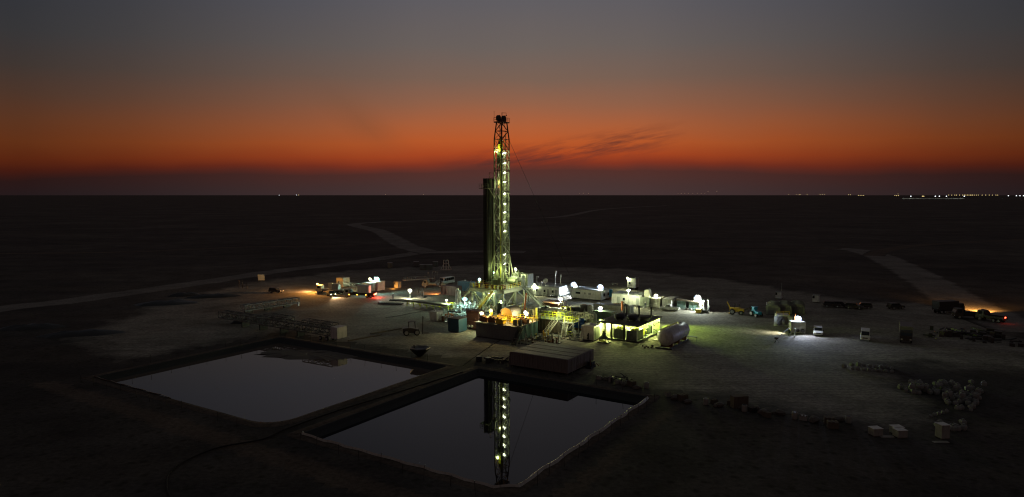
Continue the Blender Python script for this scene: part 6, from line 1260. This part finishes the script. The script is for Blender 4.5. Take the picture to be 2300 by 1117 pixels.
spots = [(1345, 852), (1362, 854), (1372, 858), (1388, 862), (1400, 866), (1418, 868), (1430, 874), (1452, 872), (1500, 890), (1515, 897), (1533, 900), (1545, 906), (1585, 909), (1604, 907), (1616, 914), (1640, 910), (1662, 918), (1672, 924), (1690, 926), (1715, 932), (1722, 937), (1752, 932), (1785, 941), (1805, 944), (1828, 948), (1862, 952), (1885, 946), (1905, 950), (1870, 962), (1700, 920)]
words = ['scuffed', 'dark', 'dusty', 'broken', 'tilted', 'squat']; randoms = []
nm_seq = {0: 'behind the right pond corner', 8: 'between the pond corner and the tall crate', 12: 'near the tall dark crate', 20: 'along the lower edge of the pad', 26: 'left of the lone wrapped pallet'}
for i, (px, py) in enumerate(spots):
    k = kinds[i % 5]; place = [v for q, v in nm_seq.items() if i >= q][-1]; o = thing({'crate': 'wooden_crate', 'rock': 'rubble_block', 'drum': 'steel_drum'}[k], f'{words[i % 6]} {k if k != "rock" else "rubble block"} in the dark row {place}', {'crate': 'crate', 'rock': 'rubble', 'drum': 'drum'}[k], G(px, py), random.uniform(0, 3), 'junk along the lower pad edge')
    b = MB(); s = random.uniform(.5, .95)
    if k == 'crate':
        b.cb((0, 0, s * .55), (s * 1.5, s * 1.1, s * 1.0)); b.build('crate_body', random.choice(('wood', 'pallet_wrap', 'black')), o); b = MB()
        for x in (-1, 0, 1): b.cb((x * s * .6, 0, s * 1.08), (s * .25, s * 1.15, .06))
        b.build('slat', 'wood', o)
    elif k == 'rock':
        b.ball((0, 0, s * .4), (s * 1.1, s * .8, s * .6), 8, 5, .25); b.ball((s, .3, s * .25), (s * .5, s * .5, s * .35), 7, 4, .25); b.build('stone', 'stone', o)
    else: b.rev((0, 0, 0), (0, 0, 1), [(0, .38), (.1, .42), (.9, .42), (1.0, .36)], 12); b.build('drum_body', 'pallet_wrap', o); b = MB(); b.cyl((0, 0, 1), (0, 0, 1.04), .3); b.build('lid', 'black', o)
o = thing('wooden_crate', 'tall dark crate standing highest in the row along the lower pad edge', 'crate', G(1660, 916), .2); b = MB(); b.box(-1.2, 1.2, -.6, .6, .1, 1.9); b.build('crate_body', 'wood', o); b = MB()
for x in (-1.0, 0, 1.0): b.box(x - .08, x + .08, -.66, -.6, .1, 1.9)
b.build('slat', 'wood', o)
b = MB(); pile(b, 22, 2.6, 1.0, .7, (.2, .6), .7); o = b.build('scrap_pile', 'black'); o.location = G(1388, 856); tag(o, 'spiky dark scrap pile behind the far corner of the right pond', 'scrap')
# ================================================================== far lights on the horizon
def far(px, py, m, s=1.0, lb='', d=6200.0, grp='distant lights on the horizon'):
    az_ = (px - CX) / F; y = d; dx = az_ * (y * math.cos(PIT)); z = max(6, ZH(py, d))
    o = thing('distant_lamp', lb, 'lamp', (dx, y, 0), 0, grp); k = d / 6200
    b = MB(); b.cyl((0, 0, 0), (0, 0, z - 2), .5 * k, n=6); b.build('pole', 'dark_steel', o)
    b = MB(); b.ball((0, 0, z), (3.6 * s * k, 2.5 * s * k, 2.6 * s * k), 8, 6); b.build('lamp_head', m, o, True)
for px in (2046, 2101, 2110, 2126, 2166): far(px, 441, 'far_white', 1.5, 'large white lamp in the distant plant at the right horizon')
for px in (2072, 2075): far(px, 441, 'far_yellow', 1.3, 'amber lamp of the pair left in the distant plant')
for i in range(10): far(2131 + i * 5.8 + (i % 3), 438.5, 'far_yellow', .95, 'small yellow lamp in the long dotted row of the distant plant', 6800)
for i in range(8): far(2168 + i * 4.2, 438.5, 'far_yellow', .9, 'small yellow lamp in the crowded middle of the dotted row', 6900)
for px in (2206, 2214, 2222, 2229, 2237, 2241): far(px, 438.5, 'far_yellow', .95, 'small yellow lamp in the spaced right part of the dotted row', 6900)
for px in (2265, 2283, 2291, 2299): far(px, 440, 'far_white', 1.3, 'white lamp at the far right edge of the horizon')
for px in (1842, 1847, 1852): far(px, 437.0, 'far_yellow', .7, 'tiny yellow lamp in the leftmost cluster of the right horizon', 9000)
for px in (1906, 1910): far(px, 437.6, 'far_yellow', .7, 'tiny yellow lamp of the pair in the right horizon gap', 9000)
for px in (1928, 1932, 1936, 1940): far(px, 439.2, 'far_yellow', .8, 'tiny yellow lamp in the low group of four')
for px in (2010, 2014, 2018): far(px, 439.6, 'far_yellow', .85, 'tiny yellow lamp in the low group beside the distant plant')
far(2017, 436, 'far_yellow', .6, 'tiny yellow lamp on a mast above its low group', 6200)
for px in (1771, 1789, 1795, 1797, 1813): far(px, 437.4, 'far_yellow', .7, 'tiny amber lamp in the scattered middle-right horizon', 9000)
for px in (1523, 1530, 1538, 1546, 1556, 1566, 1575, 1583): far(px, 434.6, 'far_dim', .55, 'faint amber lamp in the thin row on the horizon', 12000)
for px in (1590, 1610): far(px, 430, 'far_dim', .7, 'faint lamp floating highest above the thin row on a tall mast', 12000)
for px in (1302, 1310, 1322): far(px, 434.4, 'far_dim', .55, 'faint lamp in the tiny row right of the mast', 12000)
far(627, 438.5, 'far_white', .75, 'single white lamp on the left horizon'); 
for px in (666, 671): far(px, 438.3, 'far_yellow' if px > 668 else 'far_white', .75, 'white lamp of the close pair on the left horizon')
for px in (866, 951): far(px, 437, 'far_dim', .6, 'faint lamp on the horizon left of the mast', 9000)
pb = thing('distant_building', 'long pale low building strip lit below the distant plant lamps', 'building', ((2095 - CX) / F * 5600, 5600, 0), 0); b = MB(); b.box(-260, 250, 0, 60, 0, 4.5); b.build('wall', 'concrete', pb); b = MB(); b.box(-262, 252, -2, 62, 4.5, 5.5); b.build('roof', 'grey_paint', pb)
for i in range(12): light(pb, (-240 + i * 42 + random.uniform(-9, 9), -22, 9), random.uniform(60, 240) * 9, (.9, 1, .9), 3)
# ================================================================== pipes, coils and loose gear that crowd the middle of the site
random.seed(21)
gear = [(1100, 745, 'at the left front of the mud tank'), (1190, 772, 'before the ribbed end of the mud tank'), (1222, 764, 'between the mud tank and the zigzag stairs'), (1290, 756, 'beside the scaffold stand'), (1215, 722, 'under the lattice walkway on its left'), (1236, 712, 'behind the tank rails'), (1262, 714, 'under the middle of the lattice walkway'), (1300, 716, 'behind the blue pumps'), (1150, 702, 'under the drill floor'), (1120, 700, 'below the front stairs'), (1165, 698, 'between the rig legs and the slide'), (1195, 706, 'beside the slide props'), (1090, 700, 'right of the pipe manifold'), (1070, 688, 'at the foot of the side stairs'), (1385, 722, 'behind the shelter roof'), (1338, 722, 'under the floodlight by the transformer'),
        (1026, 700, 'left of the pipe manifold'), (1000, 722, 'before the orange valves'), (1078, 716, 'between the maroon unit and the tank rails'), (1208, 744, 'right of the ribbed tank end'), (1260, 745, 'behind the zigzag stairs'), (1244, 733, 'beside the brown shadowed tank'), (1282, 722, 'left of the blue pumps'), (1320, 712, 'right end of the lattice walkway'), (1222, 703, 'below the pale tray'), (1266, 696, 'beyond the row of drums'), (1175, 712, 'behind the bright lamp on the tank rails'), (1140, 712, 'behind the orange shelter'), (1300, 764, 'left of the pale square cabin'), (1236, 770, 'on the open gravel before the stairs')]
for i, (px, py, where) in enumerate(gear):
    o = thing('pipework_skid', f'{["pale","rusty","grey-green","dark"][i % 4]} skid of pipes, valves and boxes {where}', 'pipework', G(px, py), TH, 'pipework skids in the middle of the site'); b = MB(); pile(b, 26, 2.1, 1.3, 1.2, (.15, .55), .8); b.build('pipe', ['cream', 'rust', 'corr_green', 'dark_steel'][i % 4], o); b = MB(); b.box(-2.2, 2.2, -1.4, 1.4, 0, .16); b.build('skid_base', 'dark_steel', o)
    b = MB()
    for q in range(5): x_, y_ = random.uniform(-1.8, 1.8), random.uniform(-1, 1); b.cyl((x_, y_, .2), (x_, y_, random.uniform(1, 2.4)), .1, n=7); b.ball((x_, y_, random.uniform(.8, 1.6)), .2, 7, 5)
    b.build('valve', ['white_paint', 'cream', 'yellow', 'corr_green'][i % 4], o)
